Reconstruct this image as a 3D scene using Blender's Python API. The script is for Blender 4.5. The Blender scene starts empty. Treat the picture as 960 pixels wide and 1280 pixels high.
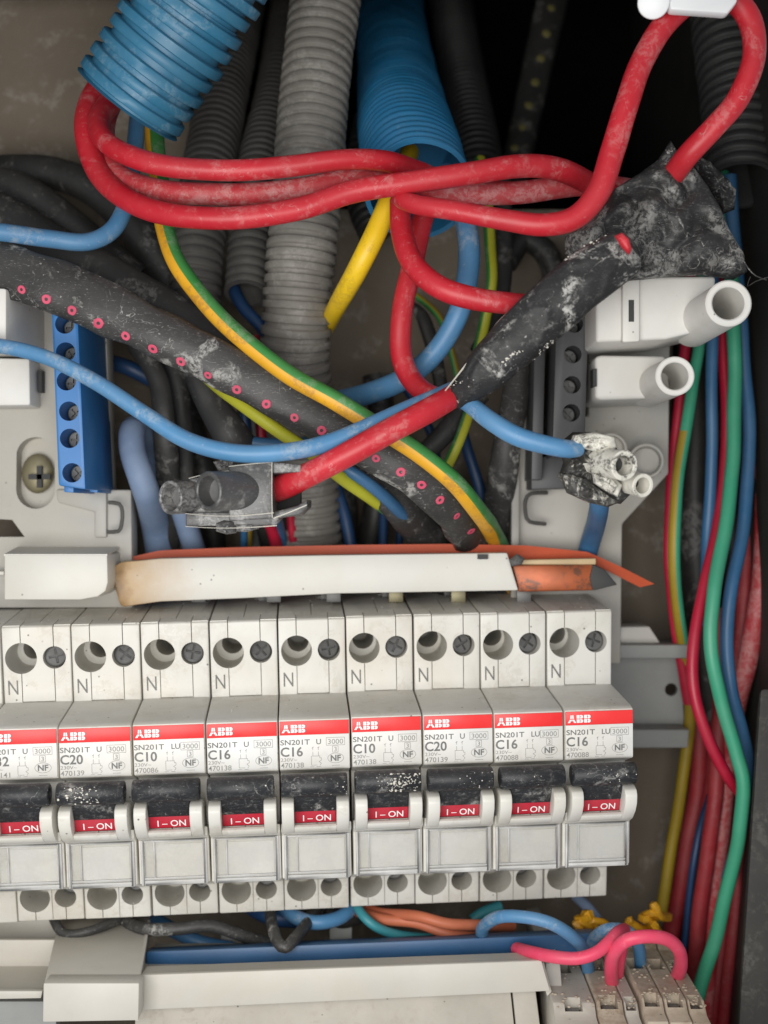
import bpy, bmesh, math, random
from mathutils import Vector, Matrix, noise
R = math.radians
random.seed(7)
S = 0.001                      # everything below is written in millimetres
F, D = 1538.0, 300.0           # focal length of the view in photo pixels, distance to the breaker fronts

# ------------------------------------------------------------------ camera, light, exposure
sc = bpy.context.scene
cam_d = bpy.data.cameras.new('camera')
cam = bpy.data.objects.new('camera', cam_d)
sc.collection.objects.link(cam)
cam.location = (0, -D*S, 0)
cam.rotation_euler = (R(90), 0, 0)
cam_d.sensor_fit = 'VERTICAL'
cam_d.sensor_height = 36
cam_d.lens = 36*F/1280
cam_d.clip_start = 0.01
cam_d.clip_end = 20
cam_d.dof.use_dof = True
cam_d.dof.focus_distance = 0.302
cam_d.dof.aperture_fstop = 11
sc.camera = cam
world = bpy.data.worlds.new('World')
sc.world = world
world.use_nodes = True
bg = world.node_tree.nodes['Background']
bg.inputs[0].default_value = (0.93, 0.96, 1.0, 1)
bg.inputs[1].default_value = 0.37

def area(name, loc, target, size, power, col):
    l = bpy.data.lights.new(name, 'AREA')
    l.shape = 'RECTANGLE'
    l.size, l.size_y = size
    l.energy = power
    l.color = col
    o = bpy.data.objects.new(name, l)
    sc.collection.objects.link(o)
    o.location = Vector(loc)*S
    o.rotation_euler = (Vector(target)-Vector(loc)).to_track_quat('-Z', 'Y').to_euler()
    return o
area('window_light', (-60, -290, -42), (5, 40, -45), (0.26, 0.18), 1.03, (1.0, 0.985, 0.95))
sc.view_settings.view_transform = 'Standard'
sc.view_settings.look = 'None'
sc.view_settings.exposure = 0.09
sc.view_settings.gamma = 1.0

# ------------------------------------------------------------------ helpers
def P(px, py, y=0.0):
    d = D + y
    return Vector(((px-480)*d/F, y, (640-py)*d/F))
def mm(pix, y=0.0):
    return pix*(D+y)/F
def lin(c):
    c = c/255.0
    return c/12.92 if c <= 0.04045 else ((c+0.055)/1.055)**2.4
def RGB(r, g, b):
    return (lin(r), lin(g), lin(b), 1)

def pmat(name, col, rough=0.5, dust=0.0, dcol=(0.42, 0.40, 0.37, 1), dscale=260, up=0.0, var=0.12, vscale=60,
         bump=0.0, bscale=900, metal=0.0, trans=0.0, alpha=1.0, specks=0.0, coat=0.0, scr=0.0, stain=0.0, stcol=(0.16, 0.09, 0.04, 1), spec=0.5, smear=0.0, smc=(0.50, 0.48, 0.45, 1), film=1.0, patch=0.0, pcol=(0.56, 0.545, 0.51, 1), pgate=0.0, xstain=None, tint=0.0):
    m = bpy.data.materials.new(name)
    m.use_nodes = True
    nt = m.node_tree
    N, L = nt.nodes, nt.links
    b = N['Principled BSDF']
    b.inputs['Roughness'].default_value = rough
    b.inputs['Metallic'].default_value = metal
    b.inputs['Transmission Weight'].default_value = trans
    b.inputs['Alpha'].default_value = alpha
    b.inputs['Coat Weight'].default_value = coat
    b.inputs['Specular IOR Level'].default_value = spec
    geo = N.new('ShaderNodeNewGeometry')
    pos = geo.outputs['Position']
    def noise_n(scale, det=6, rg=0.6, dist=0.0, vec=None):
        n = N.new('ShaderNodeTexNoise')
        n.inputs['Scale'].default_value = scale
        n.inputs['Detail'].default_value = det
        n.inputs['Roughness'].default_value = rg
        n.inputs['Distortion'].default_value = dist
        L.new(vec or pos, n.inputs['Vector'])
        return n.outputs['Fac']
    def maprange(v, a, b_, c, d):
        n = N.new('ShaderNodeMapRange')
        n.inputs[1].default_value = a; n.inputs[2].default_value = b_
        n.inputs[3].default_value = c; n.inputs[4].default_value = d
        L.new(v, n.inputs[0])
        return n.outputs[0]
    def mix(fac, a, b_, mode='MIX'):
        n = N.new('ShaderNodeMix')
        n.data_type = 'RGBA'; n.blend_type = mode
        if isinstance(fac, float): n.inputs[0].default_value = fac
        else: L.new(fac, n.inputs[0])
        for v, s in ((a, 6), (b_, 7)):
            if isinstance(v, tuple): n.inputs[s].default_value = v
            else: L.new(v, n.inputs[s])
        return n.outputs[2]
    def math_n(op, a, b_):
        n = N.new('ShaderNodeMath'); n.operation = op; n.use_clamp = True
        for i, v in enumerate((a, b_)):
            if isinstance(v, (int, float)): n.inputs[i].default_value = v
            else: L.new(v, n.inputs[i])
        return n.outputs[0]
    v = maprange(noise_n(vscale, 4), 0.3, 0.7, 1-var, 1+var)
    cv = N.new('ShaderNodeCombineColor')
    for i in range(3): L.new(v, cv.inputs[i])
    c = mix(1.0, col, cv.outputs[0], 'MULTIPLY')
    rsock = None
    if tint > 0:
        c = mix(maprange(noise_n(34, 4, 0.6, 0.5), 0.40, 0.68, 0, tint), c, (0.50, 0.43, 0.30, 1))
    if stain > 0:
        k = maprange(noise_n(70, 5, 0.65, 0.5), 0.66-stain*0.3, 0.80-stain*0.2, 0, 0.8)
        c = mix(k, c, stcol)
    if dust > 0 or up > 0:
        t = 0.66 - 0.26*dust
        k = maprange(noise_n(dscale*3.2, 9, 0.78, 0.4), t, t+0.30, 0, 0.95)
        k2 = maprange(noise_n(dscale*0.30, 4, 0.6), 0.36, 0.66, 0.12, 1)
        k = math_n('MULTIPLY', k, k2)
        film_ = maprange(noise_n(dscale*0.5, 5, 0.6), 0.3, 0.75, 0, 0.40*dust*film)
        k = math_n('ADD', k, film_)
        if up > 0:
            sx = N.new('ShaderNodeSeparateXYZ')
            L.new(geo.outputs['Normal'], sx.inputs[0])
            u = maprange(sx.outputs[2], 0.15, 0.9, 0, up)
            uu = math_n('MULTIPLY', u, maprange(noise_n(dscale*0.8, 6), 0.3, 0.65, 0.25, 1))
            k = math_n('ADD', k, uu)
        c = mix(k, c, dcol)
        rsock = maprange(k, 0, 1, rough, 0.85)
    if smear > 0:      # thin dried plaster smears with curled edges
        nn = noise_n(95, 3, 0.5, 1.6)
        band = math_n('MULTIPLY', maprange(nn, 0.5-0.006-0.008*smear, 0.5, 0, 1), maprange(nn, 0.5, 0.5+0.004+0.006*smear, 1, 0))
        gate = maprange(noise_n(60, 3), 0.52, 0.60, 0, 1)
        fine = maprange(noise_n(900, 5, 0.7), 0.42, 0.58, 0.1, 1)
        c = mix(math_n('MULTIPLY', math_n('MULTIPLY', math_n('MULTIPLY', band, gate), fine), min(0.9, smear)), c, smc)
    if xstain:         # scorch mark that fades along the strip
        sx2 = N.new('ShaderNodeSeparateXYZ'); L.new(pos, sx2.inputs[0])
        wob_ = N.new('ShaderNodeMath'); wob_.operation = 'MULTIPLY_ADD'
        L.new(noise_n(160, 4), wob_.inputs[0]); wob_.inputs[1].default_value = 0.012; L.new(sx2.outputs[0], wob_.inputs[2])
        k1 = maprange(wob_.outputs[0], xstain[0]*S+0.006, xstain[1]*S+0.006, 1, 0)
        c = mix(k1, c, xstain[2])
        k3 = maprange(wob_.outputs[0], xstain[0]*S+0.003, xstain[0]*S+0.009, 0.8, 0)
        c = mix(k3, c, (0.10, 0.05, 0.02, 1))
    if patch > 0:      # clusters of splashed plaster, sharp at the millimetre scale
        g1 = maprange(noise_n(85, 4, 0.6, 0.6), 0.53-pgate, 0.60-pgate, 0, 1)
        g2 = maprange(noise_n(520, 9, 0.78, 0.8), 0.47, 0.53, 0, 1)
        fine2 = maprange(noise_n(1400, 4, 0.7), 0.50, 0.56, 0, 0.5)
        kk = math_n('MULTIPLY', g1, math_n('ADD', math_n('MULTIPLY', g2, 0.85), math_n('MULTIPLY', fine2, 0.5)))
        sp = maprange(noise_n(1000, 2, 0.5), 0.70, 0.74, 0, 0.7)
        c = mix(math_n('MULTIPLY', math_n('ADD', kk, sp), patch), c, pcol)
    if scr > 0:
        mp = N.new('ShaderNodeMapping')
        mp.inputs['Rotation'].default_value = (0.3, 0.5, 0.7)
        mp.inputs['Scale'].default_value = (1, 1, 7)
        L.new(pos, mp.inputs[0])
        k = maprange(noise_n(420, 5, 0.7, 2.0, mp.outputs[0]), 0.60, 0.68, 0, scr)
        c = mix(k, c, (0.7, 0.69, 0.66, 1))
    if specks > 0:
        vo = N.new('ShaderNodeTexVoronoi')
        vo.inputs['Scale'].default_value = 330
        L.new(pos, vo.inputs['Vector'])
        k = maprange(vo.outputs['Distance'], 0.06, 0.10, 1, 0)
        g = maprange(noise_n(150, 2), 0.56-0.1*specks, 0.62-0.1*specks, 0, 0.8)
        c = mix(math_n('MULTIPLY', k, g), c, (0.05, 0.045, 0.04, 1))
    L.new(c, b.inputs['Base Color'])
    if rsock is not None: L.new(rsock, b.inputs['Roughness'])
    if bump > 0:
        bn = N.new('ShaderNodeBump')
        bn.inputs['Strength'].default_value = 0.6
        bn.inputs['Distance'].default_value = bump*S
        L.new(noise_n(bscale, 5, 0.6), bn.inputs['Height'])
        L.new(bn.outputs[0], b.inputs['Normal'])
    return m

M = {}
def mk(key, *a, **k):
    M[key] = pmat(key, *a, **k)
mk('breaker_plastic', (0.66, 0.645, 0.60, 1), 0.42, dust=0.30, dcol=(0.47, 0.44, 0.385, 1), dscale=190, up=0.24, var=0.05, specks=0.8, bump=0.02, stain=0.02, patch=0.24, pgate=0.0, pcol=(0.34, 0.27, 0.19, 1), tint=0.30)
mk('label_white', (0.70, 0.69, 0.665, 1), 0.4, dust=0.18, dcol=(0.42, 0.37, 0.30, 1), dscale=150, var=0.04, patch=0.10, pgate=0.0, pcol=(0.30, 0.25, 0.19, 1), tint=0.22)
mk('label_red', RGB(232, 36, 38), 0.4, dust=0.15, dcol=(0.75, 0.45, 0.42, 1), var=0.05)
mk('print_white', (0.85, 0.85, 0.84, 1), 0.5, var=0.03)
mk('print_grey', (0.13, 0.13, 0.125, 1), 0.6, dust=0.40, dcol=(0.5, 0.48, 0.45, 1), dscale=700, var=0.1)
mk('print_pale', (0.24, 0.235, 0.22, 1), 0.6, dust=0.4, dcol=(0.5, 0.48, 0.45, 1), dscale=700, var=0.1)
mk('toggle_black', (0.013, 0.014, 0.017, 1), 0.45, spec=0.35, film=0.15, dust=0.5, dcol=(0.34, 0.33, 0.31, 1), dscale=170, up=0.10, var=0.25, scr=0.25, smear=0.5, patch=0.5, pgate=-0.05)
mk('indicator_red', RGB(178, 24, 48), 0.4, dust=0.25, dcol=(0.55, 0.3, 0.28, 1), var=0.08)
def clear_mat(name='clear_plastic', lo=0.04, hi=0.35, ro=0.12):
    m = bpy.data.materials.new(name); m.use_nodes = True
    N, L = m.node_tree.nodes, m.node_tree.links
    out = N['Material Output']; N.remove(N['Principled BSDF'])
    tr = N.new('ShaderNodeBsdfTransparent'); tr.inputs[0].default_value = (0.97, 0.97, 0.965, 1)
    gl = N.new('ShaderNodeBsdfGlossy'); gl.inputs['Roughness'].default_value = ro
    df = N.new('ShaderNodeBsdfDiffuse'); df.inputs[0].default_value = (0.75, 0.74, 0.72, 1)
    fr = N.new('ShaderNodeFresnel'); fr.inputs[0].default_value = 1.5
    m1 = N.new('ShaderNodeMixShader'); m2 = N.new('ShaderNodeMixShader')
    geo = N.new('ShaderNodeNewGeometry'); no = N.new('ShaderNodeTexNoise'); no.inputs['Scale'].default_value = 140; no.inputs['Detail'].default_value = 7
    mr = N.new('ShaderNodeMapRange'); mr.inputs[1].default_value = 0.45; mr.inputs[2].default_value = 0.75; mr.inputs[3].default_value = lo; mr.inputs[4].default_value = hi
    L.new(geo.outputs['Position'], no.inputs['Vector']); L.new(no.outputs['Fac'], mr.inputs[0])
    L.new(mr.outputs[0], m1.inputs[0]); L.new(tr.outputs[0], m1.inputs[1]); L.new(df.outputs[0], m1.inputs[2])
    L.new(fr.outputs[0], m2.inputs[0]); L.new(m1.outputs[0], m2.inputs[1]); L.new(gl.outputs[0], m2.inputs[2])
    L.new(m2.outputs[0], out.inputs[0])
    M[name] = m
clear_mat()
clear_mat('rim_plastic', 0.45, 0.75, 0.4)
mk('screw_metal', (0.12, 0.12, 0.12, 1), 0.42, dust=0.5, dcol=(0.34, 0.33, 0.31, 1), metal=0.25, dscale=600, var=0.3, bump=0.08)
mk('bore_dark', (0.04, 0.04, 0.04, 1), 0.7)  # near-black stands in for shade in slots and bores; also the charred tip
mk('red_cable', RGB(186, 24, 40), 0.42, film=0.4, dust=0.38, dcol=(0.62, 0.36, 0.34, 1), dscale=150, var=0.10, bump=0.03, smear=0.5, patch=0.22, pgate=-0.02, pcol=(0.66, 0.42, 0.40, 1))
mk('red_cable_dusty', RGB(178, 28, 42), 0.5, film=0.7, dust=0.62, dcol=(0.50, 0.36, 0.33, 1), dscale=170, var=0.12, bump=0.03, smear=0.5, patch=0.35, pgate=0.06, pcol=(0.62, 0.42, 0.40, 1))
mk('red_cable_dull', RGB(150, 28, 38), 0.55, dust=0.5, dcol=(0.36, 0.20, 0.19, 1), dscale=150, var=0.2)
mk('red_wire', RGB(176, 20, 52), 0.4, dust=0.2, dcol=(0.35, 0.2, 0.2, 1), var=0.1)
mk('pink_wire', RGB(222, 62, 96), 0.45, dust=0.35, dcol=(0.7, 0.4, 0.42, 1), dscale=200, var=0.1)
mk('blue_cable', RGB(70, 126, 170), 0.42, dust=0.30, dcol=(0.42, 0.44, 0.42, 1), dscale=140, var=0.10, bump=0.02, patch=0.35, pgate=0.0, pcol=(0.50, 0.50, 0.46, 1))
mk('blue_wire', RGB(48, 98, 140), 0.42, dust=0.25, dcol=(0.3, 0.33, 0.34, 1), dscale=150, var=0.12)
mk('navy_wire', RGB(30, 60, 98), 0.45, var=0.15)
mk('pale_blue_cable', RGB(112, 132, 162), 0.6, dust=0.45, dcol=(0.40, 0.42, 0.45, 1), dscale=120, var=0.1)
mk('green_wire', RGB(52, 150, 116), 0.42, dust=0.25, dcol=(0.35, 0.42, 0.38, 1), var=0.08)
mk('teal_wire', RGB(60, 140, 150), 0.45, var=0.1)
mk('orange_wire', RGB(190, 104, 72), 0.5, dust=0.3, dcol=(0.4, 0.28, 0.22, 1), var=0.1)
mk('yellow', RGB(238, 196, 22), 0.42, dust=0.30, dcol=(0.35, 0.28, 0.12, 1), dscale=150, var=0.08, patch=0.3, pgate=0.0, pcol=(0.30, 0.18, 0.05, 1))
mk('yellow_orange', RGB(226, 166, 28), 0.45, dust=0.4, dcol=(0.40, 0.22, 0.08, 1), dscale=150, var=0.1, patch=0.45, pgate=0.05, pcol=(0.30, 0.14, 0.05, 1))
mk('lime', RGB(180, 180, 40), 0.42, dust=0.3, dcol=(0.35, 0.33, 0.15, 1), dscale=150, var=0.1)
mk('green', RGB(52, 130, 58), 0.45, dust=0.35, dcol=(0.30, 0.34, 0.24, 1), dscale=150, var=0.12, patch=0.3, pgate=0.02, pcol=(0.4, 0.42, 0.34, 1))
mk('olive_yellow', RGB(150, 126, 24), 0.5, dust=0.3, dcol=(0.25, 0.2, 0.1, 1), var=0.12)
mk('conduit_grey', RGB(114, 110, 104), 0.6, dust=0.5, dcol=(0.33, 0.315, 0.29, 1), dscale=120, up=0.25, var=0.12, bump=0.04, patch=0.25, pgate=0.04, pcol=(0.45, 0.44, 0.41, 1))
mk('conduit_dark', RGB(76, 74, 71), 0.6, dust=0.4, dcol=(0.22, 0.21, 0.19, 1), dscale=120, up=0.2, var=0.15, bump=0.04)
mk('conduit_black', RGB(42, 42, 42), 0.5, dust=0.3, dcol=(0.12, 0.115, 0.11, 1), dscale=150, var=0.2)
mk('conduit_blue', RGB(42, 108, 140), 0.42, dust=0.28, dcol=(0.25, 0.36, 0.42, 1), dscale=160, up=0.06, var=0.10, bump=0.02, patch=0.2, pgate=0.02, pcol=(0.4, 0.5, 0.55, 1))
mk('conduit_blue_bright', RGB(30, 112, 158), 0.36, dust=0.25, dcol=(0.28, 0.42, 0.50, 1), dscale=160, var=0.10)
mk('sheath_black', (0.030, 0.029, 0.028, 1), 0.5, film=0.4, dust=0.42, dcol=(0.20, 0.19, 0.18, 1), dscale=120, up=0.12, var=0.3, bump=0.08, scr=0.35, smear=0.7, vscale=90, patch=0.55, pgate=-0.05)
mk('sheath_dark', (0.020, 0.0195, 0.019, 1), 0.5, film=0.5, dust=0.42, dcol=(0.13, 0.125, 0.115, 1), dscale=110, up=0.10, var=0.3, bump=0.06, patch=0.4, pgate=-0.02, pcol=(0.3, 0.29, 0.27, 1))
mk('tape_black', (0.016, 0.016, 0.017, 1), 0.5, spec=0.3, film=0.15, dust=0.45, dcol=(0.40, 0.39, 0.37, 1), dscale=150, up=0.05, var=0.35, bump=0.35, bscale=260, scr=0.15, smear=0.8, patch=0.75, pgate=-0.03)
mk('tape_crumpled', (0.017, 0.017, 0.018, 1), 0.42, spec=0.35, film=0.3, dust=0.5, dcol=(0.24, 0.235, 0.22, 1), dscale=210, up=0.12, var=0.35, bump=0.3, bscale=380, scr=0.3, smear=0.9, patch=0.35, pgate=0.03)
mk('plaster', (0.62, 0.59, 0.52, 1), 0.85, dust=0.3, var=0.15, bump=0.1)
mk('pink_print', RGB(206, 74, 104), 0.6, dust=0.35, dcol=(0.25, 0.16, 0.16, 1), dscale=500, var=0.15)
mk('yellow_print', RGB(112, 106, 58), 0.6, dust=0.35, dcol=(0.2, 0.18, 0.12, 1), dscale=500, var=0.15)
mk('frame_grey', (0.42, 0.405, 0.375, 1), 0.5, dust=0.32, dcol=(0.34, 0.315, 0.28, 1), dscale=100, var=0.06, bump=0.02, specks=0.3, tint=0.30)
mk('post_white', (0.70, 0.685, 0.65, 1), 0.42, dust=0.22, dcol=(0.42, 0.38, 0.33, 1), dscale=160, var=0.05, specks=0.2, tint=0.20)
mk('clip_white', (0.76, 0.77, 0.78, 1), 0.35, dust=0.1, var=0.03)
mk('bar_blue', RGB(38, 108, 172), 0.42, dust=0.18, dcol=(0.3, 0.42, 0.5, 1), dscale=200, var=0.08)
mk('bar_black', (0.05, 0.05, 0.053, 1), 0.45, dust=0.3, dcol=(0.15, 0.15, 0.15, 1), var=0.2)
mk('brass', (0.24, 0.21, 0.12, 1), 0.45, metal=0.5, dust=0.3, var=0.15)
mk('connector_smoke', (0.055, 0.055, 0.056, 1), 0.30, dust=0.45, dcol=(0.34, 0.33, 0.32, 1), dscale=230, up=0.10, var=0.35, bump=0.12, bscale=500, scr=0.35, smear=1.0, trans=0.12, patch=0.6, pgate=0.08, pcol=(0.42, 0.41, 0.40, 1))
mk('connector_cream', (0.70, 0.675, 0.60, 1), 0.6, dust=0.3, dcol=(0.12, 0.11, 0.10, 1), dscale=120, var=0.1, bump=0.2, bscale=350, patch=0.95, pgate=0.03, pcol=(0.03, 0.028, 0.025, 1))
mk('connector_burnt', (0.03, 0.029, 0.027, 1), 0.5, film=0.2, dust=0.3, dcol=(0.52, 0.49, 0.42, 1), dscale=95, var=0.3, bump=0.3, bscale=350, smear=1.0, patch=0.9, pgate=0.0, pcol=(0.66, 0.63, 0.55, 1))
mk('cover_white', (0.64, 0.625, 0.58, 1), 0.42, dust=0.15, dcol=(0.42, 0.39, 0.33, 1), dscale=120, up=0.22, var=0.04, specks=0.4, tint=0.25)
mk('strip_white', (0.64, 0.625, 0.58, 1), 0.42, dust=0.15, dcol=(0.42, 0.39, 0.33, 1), dscale=120, up=0.15, var=0.04, specks=0.4, xstain=(-71.0, -49.0, (0.44, 0.27, 0.11, 1)), stain=0.02, tint=0.20)
mk('scorched', (0.56, 0.42, 0.24, 1), 0.5, dust=0.3, dcol=(0.25, 0.12, 0.05, 1), dscale=110, var=0.15, stain=0.3)
mk('orange_strip', RGB(182, 70, 28), 0.45, film=0.15, dust=0.22, spec=0.3, dcol=(0.42, 0.26, 0.19, 1), dscale=150, var=0.12, bump=0.05)
mk('copper', RGB(160, 80, 40), 0.33, dust=0.6, dcol=(0.10, 0.055, 0.035, 1), dscale=90, patch=0.8, pgate=0.04, pcol=(0.06, 0.04, 0.03, 1), metal=0.35, var=0.3, stain=0.3)
mk('beige_cover', (0.55, 0.525, 0.475, 1), 0.45, dust=0.25, dcol=(0.36, 0.32, 0.27, 1), dscale=100, up=0.15, var=0.05, tint=0.25)
mk('beige_dusty', (0.47, 0.44, 0.385, 1), 0.6, dust=0.55, dcol=(0.32, 0.25, 0.17, 1), dscale=85, var=0.12, specks=0.8, stain=0.12, bump=0.08)
mk('clay_dust', (0.46, 0.40, 0.32, 1), 0.85, dust=0.85, dcol=(0.22, 0.145, 0.08, 1), dscale=110, up=0.15, var=0.2, specks=1.0, bump=0.25, bscale=300, stain=0.25)
mk('rail_grey', RGB(150, 151, 149), 0.5, dust=0.35, dcol=(0.28, 0.27, 0.25, 1), dscale=130, up=0.3, var=0.1, metal=0.1)
mk('strip_dark', (0.022, 0.021, 0.019, 1), 0.7, film=0.6, dust=0.5, dcol=(0.13, 0.12, 0.10, 1), dscale=110, patch=0.14, pgate=-0.04, pcol=(0.3, 0.29, 0.26, 1))
mk('wall', RGB(116, 105, 91), 0.8, dust=0.35, dcol=(0.24, 0.21, 0.175, 1), dscale=60, var=0.14, vscale=22, bump=0.15, bscale=200, smear=0.25, patch=0.5, pgate=-0.01, pcol=(0.36, 0.33, 0.29, 1))
mk('recess_shade', (0.004, 0.004, 0.004, 1), 0.9, dust=0.2, spec=0.1, dcol=(0.018, 0.016, 0.013, 1), dscale=60, var=0.3)  # near-black colour stands in for the shade deep in the recess
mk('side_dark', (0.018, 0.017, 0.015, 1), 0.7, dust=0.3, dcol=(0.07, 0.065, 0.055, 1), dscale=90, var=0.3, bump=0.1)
mk('bar_deep_blue', RGB(34, 82, 126), 0.40, dust=0.25, dcol=(0.22, 0.27, 0.32, 1), dscale=110, up=0.15, var=0.12)

class MB:
    def __init__(s): s.v, s.f, s.m = [], [], []
    def add(s, v, f, mi=0):
        o = len(s.v)
        s.v += [Vector(p) for p in v]
        s.f += [[i+o for i in q] for q in f]
        s.m += [mi]*len(f)
        return s
    def box(s, a, b, mi=0):
        (x0, y0, z0), (x1, y1, z1) = a, b
        v = [(x0, y0, z0), (x1, y0, z0), (x1, y1, z0), (x0, y1, z0), (x0, y0, z1), (x1, y0, z1), (x1, y1, z1), (x0, y1, z1)]
        return s.add(v, [(0, 3, 2, 1), (4, 5, 6, 7), (0, 1, 5, 4), (1, 2, 6, 5), (2, 3, 7, 6), (3, 0, 4, 7)], mi)
    def pxbox(s, x0, y0, x1, y1, ya, yb, mi=0):     # pixel rectangle at depth ya, extruded straight back to yb
        return s.pxpoly([(x0, y0), (x1, y0), (x1, y1), (x0, y1)], ya, yb, mi)
    def pxpoly(s, poly, ya, yb, mi=0):
        n = len(poly)
        fr = [P(q[0], q[1], q[2] if len(q) > 2 else ya) for q in poly]
        v = fr + [Vector((p.x, p.y+(yb-ya), p.z)) for p in fr]
        f = [list(range(n)), list(range(2*n-1, n-1, -1))] + [[i, n+i, n+(i+1) % n, (i+1) % n] for i in range(n)]
        return s.add(v, f, mi)
    def prism(s, prof, x0, x1, mi=0):               # prof = [(y, z)]
        n = len(prof)
        v = [(x0, y, z) for y, z in prof]+[(x1, y, z) for y, z in prof]
        f = [list(range(n-1, -1, -1)), list(range(n, 2*n))] + [[i, (i+1) % n, n+(i+1) % n, n+i] for i in range(n)]
        return s.add(v, f, mi)
    def rings(s, cs, n=20, mi=0, cap0=True, cap1=True, axis=None):   # cs = [(centre, radius)] along an axis
        a = (axis or (cs[-1][0]-cs[0][0])).normalized()
        u = a.cross(Vector((0, 0, 1)) if abs(a.z) < 0.8 else Vector((1, 0, 0))).normalized()
        w = a.cross(u)
        v = []
        for c, r in cs:
            v += [c + (u*math.cos(2*math.pi*k/n)+w*math.sin(2*math.pi*k/n))*r for k in range(n)]
        f = []
        for i in range(len(cs)-1):
            f += [[i*n+k, i*n+(k+1) % n, (i+1)*n+(k+1) % n, (i+1)*n+k] for k in range(n)]
        if cap0: f.append(list(range(n-1, -1, -1)))
        if cap1: f.append([(len(cs)-1)*n+k for k in range(n)])
        return s.add(v, f, mi)
    def cyl(s, a, b, r, n=20, mi=0, bore=0, depth=None, r2=None):
        a, b = Vector(a), Vector(b)
        if r2 is None: r2 = r
        if not bore: return s.rings([(a, r), (b, r2)], n, mi)
        d = (a-b).normalized()
        e = r*0.06
        depth = depth or (a-b).length*0.9
        return s.rings([(a, r), (b+d*e, r2), (b, r2-e), (b, bore+e), (b+d*e, bore), (b+d*depth, bore*0.93)], n, mi, axis=-d)
    def ball(s, c, r, mi=0, n=10, sq=(1, 1, 1)):
        c = Vector(c)
        v, f = [], []
        for i in range(n+1):
            t = math.pi*i/n
            for k in range(n*2):
                p = math.pi*k/n
                v.append(c+Vector((r*math.sin(t)*math.cos(p)*sq[0], r*math.sin(t)*math.sin(p)*sq[1], r*math.cos(t)*sq[2])))
        for i in range(n):
            for k in range(2*n):
                f.append([i*2*n+k, (i+1)*2*n+k, (i+1)*2*n+(k+1) % (2*n), i*2*n+(k+1) % (2*n)])
        return s.add(v, f, mi)

def make_mesh(name, mb, mats, bevel=0, sm=38, org=Vector((0, 0, 0)), seg=2, weld=True):
    bm = bmesh.new()
    vs = [bm.verts.new((p-org)*S) for p in mb.v]
    for q, mi in zip(mb.f, mb.m):
        try:
            f = bm.faces.new([vs[i] for i in q])
            f.material_index = mi
        except ValueError:
            pass
    if weld: bmesh.ops.remove_doubles(bm, verts=bm.verts, dist=1e-7)
    bmesh.ops.recalc_face_normals(bm, faces=bm.faces)
    if bevel:
        es = [e for e in bm.edges if len(e.link_faces) == 2 and e.calc_face_angle(0) > R(35)]
        bmesh.ops.bevel(bm, geom=es, offset=bevel*S, segments=seg, profile=0.5, affect='EDGES', clamp_overlap=True)
    for f in bm.faces: f.smooth = True
    for e in bm.edges:
        if len(e.link_faces) == 2 and e.calc_face_angle(0) > R(sm): e.smooth = False
    me = bpy.data.meshes.new(name)
    bm.to_mesh(me); bm.free()
    for m in mats: me.materials.append(M[m] if isinstance(m, str) else m)
    return me

def tag(o, label=None, cat=None, group=None, kind=None):
    if label: o['label'] = label
    if cat: o['category'] = cat
    if group: o['group'] = group
    if kind: o['kind'] = kind
    return o
def link(name, me, parent=None, loc=(0, 0, 0)):
    o = bpy.data.objects.new(name, me)
    sc.collection.objects.link(o)
    o.location = Vector(loc)*S
    if parent: o.parent = parent
    return o
def empty(name, loc, label, cat, group=None):
    return tag(link(name, None, None, loc), label, cat, group)
def part(name, mb, mats, root, bevel=0, sm=38, seg=2, weld=True):
    """a part in world mm under root (its own origin is at the root)"""
    if isinstance(mats, str): mats = [mats]
    org = root.location/S
    r = root
    while r.parent:
        r = r.parent; org = org + r.location/S
    return link(name, make_mesh(name, mb, mats, bevel, sm, org, seg, weld), root)
def single(name, mb, mats, label=None, cat=None, group=None, kind=None, bevel=0, sm=38, seg=2):
    if isinstance(mats, str): mats = [mats]
    org = sum(mb.v, Vector())/len(mb.v)
    o = link(name, make_mesh(name, mb, mats, bevel, sm, org, seg), None, org)
    return tag(o, label, cat, group, kind)

def spline(pts, step=1.2):
    """Catmull-Rom through 4-tuples (x, y, z, r), resampled"""
    n = len(pts)
    out = []
    for i in range(n-1):
        p0, p1, p2, p3 = pts[max(i-1, 0)], pts[i], pts[i+1], pts[min(i+2, n-1)]
        l = (Vector(p2[:3])-Vector(p1[:3])).length
        k = max(2, int(l/step))
        for j in range(k):
            t = j/k
            out.append(tuple(0.5*((2*b)+(-a+c)*t+(2*a-5*b+4*c-d)*t*t+(-a+3*b-3*c+d)*t**3) for a, b, c, d in zip(p0, p1, p2, p3)))
    out.append(tuple(pts[-1]))
    return out
def frames(path):
    pts = [Vector(p[:3]) for p in path]
    fr = []
    Nn = None
    for i, p in enumerate(pts):
        t = (pts[min(i+1, len(pts)-1)]-pts[max(i-1, 0)]).normalized()
        q = Vector((0, -1, 0)); q = q-t*q.dot(t)
        if Nn is None: Nn = q.normalized() if q.length > 0.05 else t.orthogonal().normalized()
        Nn = (Nn-t*Nn.dot(t)).normalized()
        if q.length > 0.25: Nn = (Nn*0.5+q.normalized()*0.5); Nn = (Nn-t*Nn.dot(t)).normalized()
        fr.append((p, t, Nn, t.cross(Nn)))
    return fr
def pxpath(pts, dia):
    """[(px, py, y[, dia px])] -> [(x, y, z, r)]"""
    out = []
    for q in pts:
        p = P(*q[:3])
        d = q[3] if len(q) > 3 else dia
        out.append((p.x, p.y, p.z, mm(d, q[2])/2))
    return out
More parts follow.
